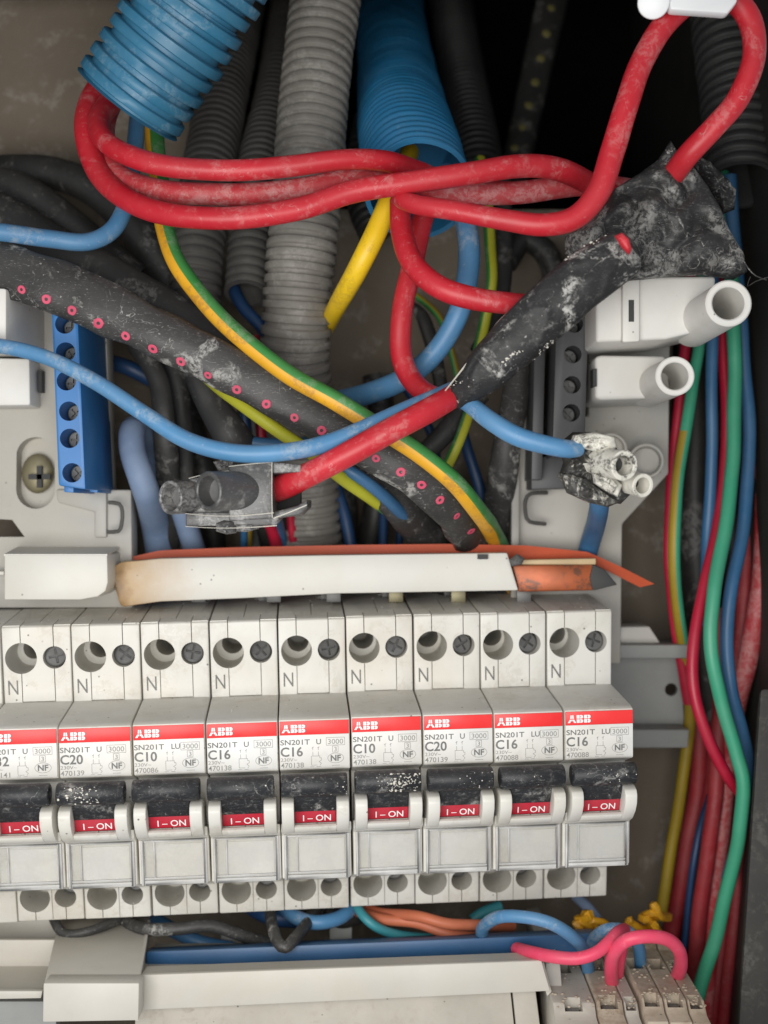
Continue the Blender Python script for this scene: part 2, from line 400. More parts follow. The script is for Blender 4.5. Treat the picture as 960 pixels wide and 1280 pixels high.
def sweep(mb, path, n=14, flat=1.0, stripe=None, wob=0.0, seed=0.0, lump=None):
    if lump is None and wob: lump = 0.05
    fr = frames(path)
    v, f, mi = [], [], []
    for i, ((p, t, Nn, B), q) in enumerate(zip(fr, path)):
        if wob:
            p = p + Vector((noise.noise(Vector((i*0.06, seed, 0))), noise.noise(Vector((i*0.06, seed, 9))), noise.noise(Vector((i*0.06, seed, 5)))))*wob
        for k in range(n):
            a = 2*math.pi*k/n
            r = q[3]
            if lump: r *= 1+lump*noise.noise(Vector((math.cos(a)*1.6+seed, math.sin(a)*1.6, i*0.09)))
            v.append(p + Nn*(math.cos(a)*r*flat)+B*(math.sin(a)*r))
    m = len(path)
    for i in range(m-1):
        for k in range(n):
            f.append([i*n+k, i*n+(k+1) % n, (i+1)*n+(k+1) % n, (i+1)*n+k])
            mi.append(stripe(2*math.pi*(k+0.5)/n, i/m) if stripe else 0)
    f.append(list(range(n-1, -1, -1))); f.append([(m-1)*n+k for k in range(n)]); mi += [0, 0]
    o = len(mb.v)
    mb.v += v; mb.f += [[i+o for i in q] for q in f]; mb.m += mi
    return fr

WIRE_N = [0]
def wire(name, pts, dia, mats, label, cat='wire', group=None, parent=None, n=14, flat=1.0, stripe=None, wob=0.35, lump=None, **k):
    if isinstance(mats, str): mats = [mats]
    WIRE_N[0] += 1
    mb = MB()
    path = spline(pxpath(pts, dia))
    sweep(mb, path, n, flat, stripe, wob, WIRE_N[0]*3.1, lump)
    if parent: return part(name, mb, mats, parent, sm=60)
    return single(name, mb, mats, label, cat, group, sm=60)
def two_tone(a0=-2.0, a1=0.25, tw=0.0):
    def f(a, t):
        a = (a + tw*t + math.pi) % (2*math.pi) - math.pi
        return 1 if a0 < a < a1 else 0
    return f

def conduit(name, pts, dia, mat, pitch, amp, label, group=None, duty=0.6, open0=False, open1=True, n=40, wall=1.3, soft=False):
    path = spline(pxpath(pts, dia), 0.8)
    fr = frames(path)
    cum = [0]
    for i in range(1, len(fr)): cum.append(cum[-1]+(fr[i][0]-fr[i-1][0]).length)
    Ltot = cum[-1]
    def at(s):
        s = min(max(s, 0), Ltot)
        j = 0
        lo, hi = 0, len(cum)-1
        while hi-lo > 1:
            mid = (lo+hi)//2
            if cum[mid] <= s: lo = mid
            else: hi = mid
        t = (s-cum[lo])/max(1e-6, cum[hi]-cum[lo])
        a, b = fr[lo], fr[hi]
        return (a[0].lerp(b[0], t), a[2].lerp(b[2], t).normalized(), a[3].lerp(b[3], t).normalized(), path[lo][3]*(1-t)+path[hi][3]*t)
    rg = []
    cnt = int(Ltot/pitch)
    pitch = Ltot/cnt
    for c in range(cnt):
        s0 = c*pitch
        if soft: prof = [(0.0, 0), (0.10, .25), (0.22, .8), (0.36, 1), (0.5, 1), (0.64, .8), (0.78, .25), (0.90, 0)]
        else: prof = [(0.0, 0), (0.04, .12), (0.09, .9), (0.14, 1), (duty-0.04, 1), (duty+0.01, .9), (duty+0.06, .12), (duty+0.10, 0)]
        jr = noise.noise(Vector((c*0.9, pts[0][0]*0.1, 2)))
        for u, h in prof: rg.append((s0+(u+0.10*jr)*pitch, -amp*(1-h)+0.22*jr*h*amp))
    rg.append((Ltot, 0))
    if open1: rg += [(Ltot, -wall), (Ltot-2, -wall-0.3), (Ltot-30, -wall-0.6)]
    mb = MB()
    v = []
    for s_, dr in rg:
        p, Nn, B, r = at(s_)
        for k in range(n):
            a = 2*math.pi*k/n
            jit = 1+0.02*noise.noise(Vector((math.cos(a)*2, math.sin(a)*2, s_*0.12+pts[0][0])))+0.03*noise.noise(Vector((math.cos(a)*1.1, math.sin(a)*1.1, s_*0.035+pts[0][0])))
            v.append(p+(Nn*math.cos(a)+B*math.sin(a))*(r+dr)*jit)
    f = []
    for i in range(len(rg)-1):
        f += [[i*n+k, i*n+(k+1) % n, (i+1)*n+(k+1) % n, (i+1)*n+k] for k in range(n)]
    f.append(list(range(n-1, -1, -1))); f.append([(len(rg)-1)*n+k for k in range(n)])
    mb.add(v, f)
    return single(name, mb, mat, label, 'conduit', group, sm=50)

def blob(mb, outline, y, thick, rings_n=14, amp=1.5, fs=0.12, seed=0.0, mi=0, sharp=0.0, back=0.6, dens=5):
    """closed crumpled body whose silhouette is a pixel outline at depth y"""
    pts = []
    n0 = len(outline)
    for i in range(n0):
        a, b = outline[i], outline[(i+1) % n0]
        for j in range(dens):
            t = j/dens
            pts.append(P(a[0]*(1-t)+b[0]*t, a[1]*(1-t)+b[1]*t, y))
    c = sum(pts, Vector())/len(pts)
    n = len(pts)
    v = []
    def disp(p, side):
        q = Vector((p.x*fs+seed, p.z*fs, seed*2+side))
        h = noise.noise(q)*1.0
        h += (1-abs(noise.noise(q*2.1))*2.4)*0.5*sharp + noise.noise(q*4.3)*0.35
        return h*amp
    for side in (-1, 1):
        for i in range(rings_n):
            s_ = 1-i/rings_n
            for p in pts:
                q = c+(p-c)*s_
                bul = math.sqrt(max(0.0, 1-s_**2.5))
                th = thick*(1 if side < 0 else back)
                edge = min(1.0, (1-s_)*5)
                v.append(Vector((q.x, y+side*th*bul+disp(q, side)*edge, q.z)))
        v.append(Vector((c.x, y+side*thick*(1 if side < 0 else back), c.z)))
    f = []
    H = rings_n*n+1
    for sd in (0, 1):
        o = sd*H
        for i in range(rings_n-1):
            f += [[o+i*n+k, o+i*n+(k+1) % n, o+(i+1)*n+(k+1) % n, o+(i+1)*n+k] for k in range(n)]
        f += [[o+(rings_n-1)*n+k, o+(rings_n-1)*n+(k+1) % n, o+rings_n*n] for k in range(n)]
    mb.add(v, f, mi)
    return mb

TEXTS = {}
def text_mesh(s, size, mat, bold=0.0, xs=1.0, shear=0.0):
    key = (s, size, mat, bold, xs, shear)
    if key in TEXTS: return TEXTS[key]
    cu = bpy.data.curves.new('t', 'FONT')
    cu.body = s; cu.size = 1.0; cu.offset = bold; cu.resolution_u = 3; cu.shear = shear
    cu.extrude = 0.012
    ob = bpy.data.objects.new('t', cu)
    sc.collection.objects.link(ob)
    dg = bpy.context.evaluated_depsgraph_get()
    me = bpy.data.meshes.new_from_object(ob.evaluated_get(dg))
    bpy.data.objects.remove(ob)
    for v in me.vertices:
        x, y, z = v.co
        v.co = (x*size*xs*S, -z*size*S*0.5, y*size*S)
    me.materials.clear(); me.materials.append(M[mat])
    me.name = 'lettering'
    TEXTS[key] = me
    return me

def boolean(me, cut_mb, cmat=None):
    a = bpy.data.objects.new('a', me); sc.collection.objects.link(a)
    cme = make_mesh('c', cut_mb, list(me.materials))
    b = bpy.data.objects.new('b', cme); sc.collection.objects.link(b)
    md = a.modifiers.new('x', 'BOOLEAN'); md.operation = 'DIFFERENCE'; md.object = b; md.solver = 'EXACT'; md.use_self = True
    dg = bpy.context.evaluated_depsgraph_get()
    out = bpy.data.meshes.new_from_object(a.evaluated_get(dg))
    bpy.data.objects.remove(a); bpy.data.objects.remove(b)
    bm = bmesh.new(); bm.from_mesh(out)
    bmesh.ops.remove_doubles(bm, verts=bm.verts, dist=2e-6)
    for f in bm.faces: f.smooth = True
    for e in bm.edges: e.smooth = not (len(e.link_faces) == 2 and e.calc_face_angle(0) > R(32))
    bm.to_mesh(out); bm.free()
    return out

# ------------------------------------------------------------------ the enclosure (setting)
def pbox(name, x0, y0, x1, y1, ya, yb, mat, kind='structure', bevel=0):
    return single(name, MB().pxbox(x0, y0, x1, y1, ya, yb), mat, kind=kind, bevel=bevel)
single('back_wall', MB().pxpoly([(-260, -300), (236, -300), (238, 262), (640, 262), (842, 262), (838, 760), (872, 1100), (878, 1500), (-260, 1500)], 90, 100), 'wall', kind='structure')
single('recess_back', MB().box((-160, 232, -200), (150, 238, 240)), 'recess_shade', kind='structure')
single('recess_side_wall', MB().box((-166, 90, -200), (-160, 238, 240)), 'recess_shade', kind='structure')
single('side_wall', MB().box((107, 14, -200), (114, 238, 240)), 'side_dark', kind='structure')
single('top_wall_shade_lip', MB().prism([(-20, 150), (60, 150), (60, 232), (238, 232), (238, 238), (-20, 238)], -160, 107), 'recess_shade', kind='structure')  # out of view; its low front part is shaped to shade the recess
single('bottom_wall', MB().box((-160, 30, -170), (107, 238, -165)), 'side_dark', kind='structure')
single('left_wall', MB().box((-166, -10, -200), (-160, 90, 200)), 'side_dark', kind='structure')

# ------------------------------------------------------------------ circuit breakers
ROLL, YAW = R(-1.25), R(4.0)
Z0 = P(393, 901, 0)
def ZL(py, y): return (640-py)*(D+y)/F - Z0.z
HW = 8.62
def breaker_body_mesh():
    prof = [(60, ZL(740, 60)), (19.6, ZL(772.5, 19)), (19, ZL(775, 19)), (21, ZL(867, 21)), (2.0, ZL(894, 2)), (0.1, ZL(899, 0)),
            (0.9, ZL(961.5, 1)), (8.5, ZL(965.5, 8)), (9.5, ZL(1026, 9)), (1.5, ZL(1028.5, 1)), (2.2, ZL(1039, 2)), (5.5, ZL(1041.5, 6)),
            (6.8, ZL(1096, 7)), (30, ZL(1098.5, 30)), (31.5, ZL(1136.5, 31)), (60, ZL(1131, 60))]
    mb = MB().prism(prof, -HW, HW)
    me = make_mesh('body', mb, ['breaker_plastic', 'bore_dark'], bevel=0.32, seg=2)
    # notches at both top corners of the terminal block
    c = MB()
    c.box((-12, 10, ZL(773, 19)-0.2), (-4.2, 19.9, ZL(760, 19)), 0)
    c.box((4.4, 10, ZL(773, 19)-0.2), (12, 19.9, ZL(760, 19)), 0)
    me = boolean(me, c)
    zt, zb = ZL(814, 19), ZL(1109, 31)
    c = MB()
    c.cyl((-4.0, 14, zt), (-4.0, 34, zt+0.6), 4.02, 36)
    c.cyl((4.4, 14, zt), (4.4, 30, zt+0.6), 2.92, 32)
    c.cyl((-4.0, 25, zb), (-4.0, 46, zb+1.2), 3.95, 36)
    c.cyl((3.95, 25, zb), (3.95, 46, zb+1.2), 2.85, 32)
    c.cyl((4.3, 50, ZL(790, 50)), (4.3, 50, ZL(700, 50)), 3.0, 24)
    me = boolean(me, c)
    c = MB()
    c.cyl((-3.6, 30, zt+1.2), (-3.6, 56, zt+1.6), 2.9, 28)
    c.cyl((-3.8, 42, zb+1.6), (-3.8, 56, zb+2.6), 2.9, 28)
    me = boolean(me, c)
    # parting lines between the moulded shells
    w = 0.11
    c = MB()
    c.box((-4.0-w, 10, ZL(867, 20)), (-4.0+w, 21.8, ZL(772, 19)+2))
    c.box((4.3-w, 10, ZL(867, 20)), (4.3+w, 21.8, ZL(772, 19)+2))
    c.box((-4.0, 10, ZL(867, 20)-w), (4.3, 22.0, ZL(867, 20)+w))
    c.box((-4.0-w, 10, ZL(1150, 31)), (-4.0+w, 32.6, ZL(1104, 30)))
    c.box((3.95-w, 10, ZL(1150, 31)), (3.95+w, 32.6, ZL(1104, 30)))
    c.box((0.45-w*.6, 10, ZL(1150, 31)), (0.45+w*.6, 32.0, ZL(1098, 30)))
    c.box((0.2-w, 1.2, ZL(1050, 2)), (0.2+w, 3.0, ZL(1020, 2)))
    me = boolean(me, c)
    # the long seam on the top face
    c = MB()
    def top(y): return ZL(772.5, 19)+(ZL(740, 60)-ZL(772.5, 19))*(y-19.6)/40.4
    for x0, ya, yb in ((0.0, 24, 46), (-4.0, 19, 26), (4.3, 19, 28)):
        v = [(x0-w, ya, top(ya)-0.5), (x0+w, ya, top(ya)-0.5), (x0+w, yb, top(yb)-0.5), (x0-w, yb, top(yb)-0.5),
             (x0-w, ya, top(ya)+2), (x0+w, ya, top(ya)+2), (x0+w, yb, top(yb)+2), (x0-w, yb, top(yb)+2)]
        c.add(v, [(0, 3, 2, 1), (4, 5, 6, 7), (0, 1, 5, 4), (1, 2, 6, 5), (2, 3, 7, 6), (3, 0, 4, 7)])
    return boolean(me, c)
BODY = breaker_body_mesh()

def fit(s, x0, x1, zb, h, y, mat, bold=0.0, shear=0.0):
    """lettering that fills x0..x1 with cap height h, standing on zb"""
    me = text_mesh(s, h/0.73, mat, bold, 1.0, shear)
    key = ('fit', s, round(h, 3), mat, round(x1-x0, 2), bold)
    if key not in TEXTS:
        m2 = me.copy(); m2.name = 'lettering'
        zs = [v.co.z for v in m2.vertices if True]
        top = max(zs); kz = h*S/top if s != '230V~' else h*S/top
        for v in m2.vertices: v.co.z *= kz
        xs = [v.co.x/S for v in m2.vertices]
        a, b = min(xs), max(xs)
        for v in m2.vertices: v.co.x = ((v.co.x/S-a)/(b-a)*(x1-x0))*S
        TEXTS[key] = m2
    return TEXTS[key], (x0, y, zb)

def slope_y(py):                    # front face of the nose
    return 0.1 + 0.8*(py-899)/62.5 - 0.32
def flat_mesh(name, mb, mats): return make_mesh(name, mb, mats)

lab_mb = MB().prism([(0.12, ZL(917.8, 0)), (-0.18, ZL(917.8, 0)), (0.38, ZL(959.5, 1)), (1.0, ZL(959.5, 1))], -8.45, 8.42)
LABEL = make_mesh('label_plate', lab_mb, ['label_white'], bevel=0.06)
band_mb = MB().prism([(0.3, ZL(900.6, 0)), (-0.30, ZL(900.6, 0)), (-0.20, ZL(917.6, 0)), (0.3, ZL(917.6, 0))], -8.45, 8.42)
BAND = make_mesh('red_band', band_mb, ['label_red'], bevel=0.05)
# emblem cut lines, in the band's own red
def emblem_mesh():
    mb = MB()
    z0, z1 = ZL(914.6, 0), ZL(904.8, 0)
    zc = (z0+z1)/2
    y0, y1 = -0.42, -0.22
    def poly(pts):
        n = len(pts)
        v = [(x, y0, z) for x, z in pts]+[(x, y1, z) for x, z in pts]
        f = [list(range(n)), list(range(2*n-1, n-1, -1))]+[[i, n+i, n+(i+1) % n, (i+1) % n] for i in range(n)]
        mb.add(v, f)
    g = 0.075
    x = -7.95
    h = z1-z0
    # letter A in four cut pieces
    w = 2.1
    poly([(x, z0), (x+0.55, z0), (x+0.75, z0+0.45), (x+w/2-g, z0+0.45), (x+w/2-g, zc-g-0.05), (x+0.52, zc-g-0.05)])
    poly([(x+w, z0), (x+w-0.55, z0), (x+w-0.75, z0+0.45), (x+w/2+g, z0+0.45), (x+w/2+g, zc-g-0.05), (x+w-0.52, zc-g-0.05)])
    poly([(x+0.58, zc+g), (x+w/2-g, zc+g), (x+w/2-g, z1), (x+w/2-0.35, z1)])
    poly([(x+w-0.58, zc+g), (x+w/2+g, zc+g), (x+w/2+g, z1), (x+w/2+0.35, z1)])
    for bx in (-5.72, -3.85):
        # letter B: stem halves and bowl halves
        poly([(bx, z0), (bx+0.72, z0), (bx+0.72, zc-g), (bx, zc-g)])
        poly([(bx, zc+g), (bx+0.72, zc+g), (bx+0.72, z1), (bx, z1)])
        for (a, b, s) in ((z0, zc-g, 1), (zc+g, z1, 1)):
            xx = bx+0.72+2*g
            m = (a+b)/2
            poly([(xx, a), (xx+0.42, a), (xx+0.72, a+0.22), (xx+0.72, b-0.22), (xx+0.42, b), (xx, b), (xx, m+0.13), (xx+0.22, m+0.06), (xx+0.22, m-0.06), (xx, m-0.13)])
    return make_mesh('emblem', mb, ['print_white'])
EMBLEM = emblem_mesh()
def plate_y(z):
    t = (ZL(917.8, 0)-z)/(ZL(917.8, 0)-ZL(959.5, 1))
    return -0.18+0.56*t
def strokes(segs, y, w=0.11):
    """thin printed lines; segs = [(x0, z0, x1, z1)]"""
    mb = MB()
    for x0, z0, x1, z1 in segs:
        d = Vector((x1-x0, 0, z1-z0)); n = Vector((-d.z, 0, d.x)).normalized()*w/2
        a, b = Vector((x0, y, z0)), Vector((x1, y, z1))
        q = [a-n, b-n, b+n, a+n]
        for p in q: p.y = plate_y(p.z)-0.035
        mb.add(q+[p+Vector((0, 0.06, 0)) for p in q], [(0, 1, 2, 3), (7, 6, 5, 4), (0, 4, 5, 1), (1, 5, 6, 2), (2, 6, 7, 3), (3, 7, 4, 0)])
    return mb
def zpy(py): return ZL(py, 0.5)
def diagram_mesh():
    s = []
    X = lambda px: (px-393)*0.195
    for x in (390.5, 397.5):
        s += [(X(x), zpy(933), X(x), zpy(937)), (X(x-1.3), zpy(934.5), X(x+1.3), zpy(933)), (X(x), zpy(939), X(x), zpy(944.5))]
    s += [(X(388.5), zpy(944.5), X(399), zpy(944.5)), (X(388.5), zpy(944.5), X(388.5), zpy(956)), (X(388.5), zpy(956), X(396), zpy(956)),
          (X(399), zpy(944.5), X(399), zpy(947)), (X(399), zpy(947), X(401), zpy(947)), (X(401), zpy(947), X(401), zpy(950)), (X(401), zpy(950), X(398), zpy(951.5)), (X(398), zpy(951.5), X(401), zpy(954)), (X(401), zpy(954), X(399), zpy(956.5)),
          (X(387), zpy(958), X(392), zpy(958)), (X(395), zpy(958), X(400), zpy(958))]
    return make_mesh('wiring_diagram', strokes(s, 0.02, 0.10), ['print_pale'])
DIAG = diagram_mesh()
def marks_mesh():
    X = lambda px: (px-393)*0.195
    s = []
    def rect(a, b, c, d): return [(X(a), zpy(b), X(c), zpy(b)), (X(c), zpy(b), X(c), zpy(d)), (X(c), zpy(d), X(a), zpy(d)), (X(a), zpy(d), X(a), zpy(b))]
    s += rect(407.5, 921.8, 430.5, 931.4)
    s += rect(415.2, 932.6, 422.2, 940.4)
    n = 22
    for k in range(n):
        a, b = 2*math.pi*k/n, 2*math.pi*(k+1)/n
        s.append((X(419+10*math.cos(a)), zpy(947.8-6.2*math.sin(a)), X(419+10*math.cos(b)), zpy(947.8-6.2*math.sin(b))))
    s += [(X(414), zpy(957), X(424), zpy(957))]
    return make_mesh('mark_frame', strokes(s, 0.0, 0.10), ['print_pale'])
MARKS = marks_mesh()

# toggle
def toggle_mesh():
    mb = MB()
    zc = ZL(981, -4)
    xl, xr = -8.35, 7.55
    n = 20
    # bar: flattened round section with a blind hole in its right end
    def ring(x, r, rz): return [Vector((x, -3.9+math.sin(2*math.pi*k/n)*r, zc+math.cos(2*math.pi*k/n)*rz)) for k in range(n)]
    rs = [ring(xl, 2.3, 2.4), ring(xl+0.3, 2.65, 2.75), ring(xr-0.3, 2.65, 2.75), ring(xr, 2.3, 2.4), ring(xr, 1.5, 1.6), ring(xr-5, 1.4, 1.5)]
    v = sum(rs, [])
    f = [list(range(n-1, -1, -1))]+[[i*n+k, i*n+(k+1) % n, (i+1)*n+(k+1) % n, (i+1)*n+k] for i in range(5) for k in range(n)]+[[5*n+k for k in range(n)]]
    mb.add(v, f)
    return make_mesh('toggle_bar', mb, ['toggle_black'], sm=50)
TOG = toggle_mesh()
lev = MB().prism([(-3.0, ZL(990, -3)), (-2.2, ZL(1002, -2)), (-0.6, ZL(1013, 0)), (8.4, ZL(1013, 8)), (8.4, ZL(990, 8))], -5.25, 4.85)
LEVER = make_mesh('lever', lev, ['toggle_black'], bevel=0.2)
ind = MB().prism([(-0.3, ZL(1013.2, 0)), (0.9, ZL(1027.4, 1)), (9.2, ZL(1027.4, 9)), (9.2, ZL(1013.2, 9))], -5.15, 4.75)
INDIC = make_mesh('indicator', ind, ['indicator_red'], bevel=0.08)
def guard_mesh(x0, x1):
    pr = [(9.2, ZL(994, 9)), (0.5, ZL(994, 0)), (-2.6, ZL(996, -2)), (-4.3, ZL(1002, -4)), (-4.9, ZL(1010, -5)), (-4.5, ZL(1020, -4)), (-3.0, ZL(1030, -3)), (-0.6, ZL(1037, 0)), (1.8, ZL(1040, 2)), (9.2, ZL(1040, 9))]
    return make_mesh('guard', MB().prism(pr, x0, x1), ['breaker_plastic'], bevel=0.35)
GL, GR = guard_mesh(-8.3, -5.3), guard_mesh(4.9, 7.95)
bridge = MB().prism([(-0.6, ZL(1029, 0)), (-1.5, ZL(1033, -1)), (-0.6, ZL(1037.4, 0)), (1.9, ZL(1040, 2)), (6, ZL(1040, 6)), (6, ZL(1029, 6))], -5.35, 4.95)
BRIDGE = make_mesh('guard_bridge', bridge, ['breaker_plastic'], bevel=0.2)
def window_meshes():
    y0, y1 = 4.75, 6.05
    zt, zb = ZL(1042, 5), ZL(1098, 6)
    w = MB().prism([(y0, zt), (y1, zb), (y1+0.4, zb), (y0+0.4, zt)], -7.9, 8.0)
    win = make_mesh('window_cover', w, ['clear_plastic'])
    fr = MB()
    for a, b, c, d in ((-8.0, -7.2, zb, zt), (7.3, 8.1, zb, zt), (-7.2, 7.3, zb, zb+1.1), (-7.2, 7.3, zb+1.5, zb+1.85), (-7.2, 7.3, zt-0.5, zt), (-4.9, -4.6, zb+1.85, zt-0.5)):
        t0 = 0 if c > (zt+zb)/2 else 0.1
        yy = lambda z: y0+(y1-y0)*(zt-z)/(zt-zb)
        fr.add([(a, yy(c)-0.12, c), (b, yy(c)-0.12, c), (b, yy(d)-0.12, d), (a, yy(d)-0.12, d), (a, yy(c)+0.85, c), (b, yy(c)+0.85, c), (b, yy(d)+0.85, d), (a, yy(d)+0.85, d)],
               [(0, 1, 2, 3), (7, 6, 5, 4), (0, 4, 5, 1), (1, 5, 6, 2), (2, 6, 7, 3), (3, 7, 4, 0)])
    return win, make_mesh('window_rim', fr, ['rim_plastic'], bevel=0.08)
WIN, WRIM = window_meshes()
card = MB().prism([(5.42, ZL(1047, 6)), (6.62, ZL(1091, 7)), (7.5, ZL(1091, 7)), (6.4, ZL(1047, 6))], -4.4, 6.9)
CARD = make_mesh('name_card', card, ['label_white'])
def screw_mesh(r, deep):
    mb = MB()
    n = 26
    mb.rings([(Vector((0, 0.0, 0)), r*0.86), (Vector((0, 0.25, 0)), r), (Vector((0, 3, 0)), r)], n, 0)
    me = make_mesh('terminal_screw', mb, ['screw_metal'])
    c = MB()
    c.box((-0.32, -0.5, -r*0.72), (0.32, 0.9, r*0.72)); c.box((-r*0.72, -0.5, -0.32), (r*0.72, 0.9, 0.32))
    return boolean(me, c)
SCREW = screw_mesh(2.72, 3)
tooth = MB().box((3.0, 49, ZL(775, 50)), (5.6, 50.2, ZL(735, 50)))
TOOTH = make_mesh('clamp_plate', tooth, ['screw_metal'], bevel=0.1)

ZNY = 19+2*(857.5-775)/(867-775)-0.04
specs = [  # suffix, rating, code, look, extra screw tilt
    ('U', 'C32', '470141', 'white circuit breaker cut by the left picture edge, only the end of its rating showing'),
    ('U', 'C20', '470139', 'white C20 circuit breaker with plaster-smeared toggle, second from left beneath the white end box'),
    ('LU', 'C10', '470086', 'white C10 circuit breaker numbered 470086, below the scorched end of the busbar cover'),
    ('U', 'C16', '470138', 'white C16 circuit breaker numbered 470138, directly right of the C10 one numbered 470086'),
    ('U', 'C16', '470138', 'white C16 circuit breaker numbered 470138, directly left of the C10 one with crusted toggle'),
    ('U', 'C10', '470138', 'white C10 circuit breaker with toggle heavily crusted in plaster, right of a wide dark gap'),
    ('U', 'C20', '470139', 'white C20 circuit breaker in right half of row, third from its right end'),
    ('LU', 'C16', '470088', 'white C16 circuit breaker numbered 470088 with clean toggle, second from right end of row'),
    ('LU', 'C16', '470088', 'white C16 circuit breaker closing the right end of the row, its logo smudged'),
]
GROUP = 'circuit breakers side by side on the rail'
rot = Matrix.Rotation(YAW, 4, 'Z') @ Matrix.Rotation(ROLL, 4, 'Y')
def put(name, me, root, loc=(0, 0, 0), rot_=None):
    o = link(name, me, root, loc)
    if rot_: o.rotation_euler = rot_
    return o
def X(px): return (px-393)*0.195
rng = random.Random(5)
for i, (suf, rating, code, label) in enumerate(specs):
    off = rot @ Vector((17.6*(i-4), 0, 0))
    base = Z0 + off
    dx = rng.uniform(-0.05, 0.05)
    dz = rng.uniform(-0.12, 0.12) + (0.25 if i == 5 else 0)
    root = empty('circuit_breaker', base+Vector((dx, rng.uniform(-0.15, 0.15), dz)), label, 'circuit breaker', GROUP)
    root.rotation_euler = (0, ROLL+R(rng.uniform(-0.15, 0.15)), YAW)
    put('body', BODY, root)
    lp = put('label_plate', LABEL, root)
    rb = put('red_band', BAND, root)
    put('emblem', EMBLEM, rb)
    for s_, a, b, py, h, mat, bold in (('SN201T', 350.3, 387, 929.6, 1.28, 'print_grey', 0.012), (suf, 395 if suf == 'U' else 396, 401 if suf == 'U' else 406.6, 929.6, 1.28, 'print_grey', 0.012),
                                       ('3000', 409.6, 428.6, 929.9, 1.22, 'print_pale', 0.0), ('3', 417.2, 420.4, 939.3, 1.05, 'print_pale', 0.0),
                                       (rating, 350.3, 378, 944, 2.3, 'print_grey', 0.018), ('230V~', 350.3, 370.5, 950.4, 0.85, 'print_pale', 0.0),
                                       (code, 350.3, 379, 958.4, 1.22, 'print_pale', 0.006), ('NF', 412.6, 425.4, 951.2, 1.45, 'print_grey', 0.03)):
        me, loc = fit(s_, X(a), X(b), zpy(py), h, plate_y(zpy(py))-0.05, mat, bold)
        put('lettering', me, lp, loc, (R(3.9), 0, 0))
    put('wiring_diagram', DIAG, lp); put('mark_frame', MARKS, lp)
    me, loc = fit('N', -7.5, -5.0, ZL(857.5, 20), 3.7, ZNY, 'print_grey', 0.0)
    nn = put('lettering', me, root, loc); nn.rotation_euler = (R(6), 0, 0)
    t = put('toggle_bar', TOG, root)
    t.rotation_euler = (0, 0, R(-1.5+i*0.45))
    put('lever', LEVER, root)
    q = put('indicator', INDIC, root)
    me, loc = fit('I \u2013 ON', -3.2, 3.6, ZL(1025.6, 0.7), 1.75, 0.62, 'print_white', 0.006)
    me2 = put('lettering', me, q, loc); me2.rotation_euler = (R(23), 0, 0)
    put('guard', GL, root); put('guard', GR, root); put('guard_bridge', BRIDGE, root)
    w = put('window_cover', WIN, root); put('window_rim', WRIM, w)
    put('name_card', CARD, root, (rng.uniform(-.2, .2), 0, 0))
    a = rng.uniform(0, 1.5)
    put('terminal_screw', SCREW, root, (4.4, 22.5+rng.uniform(0, 1.0), ZL(814, 19)+0.35), (R(-22), a, 0))
    put('terminal_screw', SCREW, root, (3.95, 40.5, ZL(1109, 31)+1.1), (R(-10), a*0.7, 0))
    put('clamp_plate', TOOTH, root)
    crust = MB()
    n_c = {5: 150, 1: 60, 8: 16, 4: 12, 6: 16}.get(i, 4)
    for _ in range(n_c):
        an = rng.uniform(-0.9, 0.9)
        cx0 = min(7.3, max(-8.0, rng.gauss({5: 2.5, 1: -2, 8: 2, 4: 5, 6: 3}.get(i, 0), 2.6)))
        crust.ball((cx0, -3.9-2.62*math.cos(an), ZL(981, -4)+2.62*math.sin(an)), rng.uniform(0.05, 0.15)*rng.choice((1, 1, 1.3, 2.0 if i in (5, 1) else 1.2)), n=4, sq=(rng.uniform(.7, 1.5), 0.45, rng.uniform(.7, 1.4)))
    for _ in range(22):
        cx0 = rng.uniform(-8, 8)
        if rng.random() < 0.55:
            yv = 21.0-rng.random()**2*17; zz = ZL(867, 21)+(ZL(894, 2)-ZL(867, 21))*(21-yv)/19+0.02
        else:
            yv = rng.uniform(19.5, 40); zz = ZL(772.5, 19)+(ZL(740, 60)-ZL(772.5, 19))*(yv-19.6)/40.4
        crust.ball((cx0, yv, zz), rng.uniform(0.05, 0.20), n=3, sq=(1.2, 1.2, 0.7))
    o = put('plaster_crumbs', make_mesh('plaster_crumbs', crust, ['plaster']), root); o['kind'] = 'stuff'

# module left of the row: only its plain lower corner and upper corner are in view
off = rot @ Vector((17.6*-5, 0, 0))
mb = MB().prism([(60, ZL(740, 60)), (19, ZL(774, 19)), (21, ZL(867, 21)), (10, ZL(884, 10)), (10, ZL(1096, 10)), (30, ZL(1098, 30)), (31.5, ZL(1137, 31)), (60, ZL(1131, 60))], -HW, HW)
root = link('blank_module', make_mesh('blank_module', mb, ['breaker_plastic'], bevel=0.35), None, Z0+off)
root.rotation_euler = (0, ROLL, YAW)
tag(root, 'plain white module without holes, cut off at the left edge beside the row', 'module')

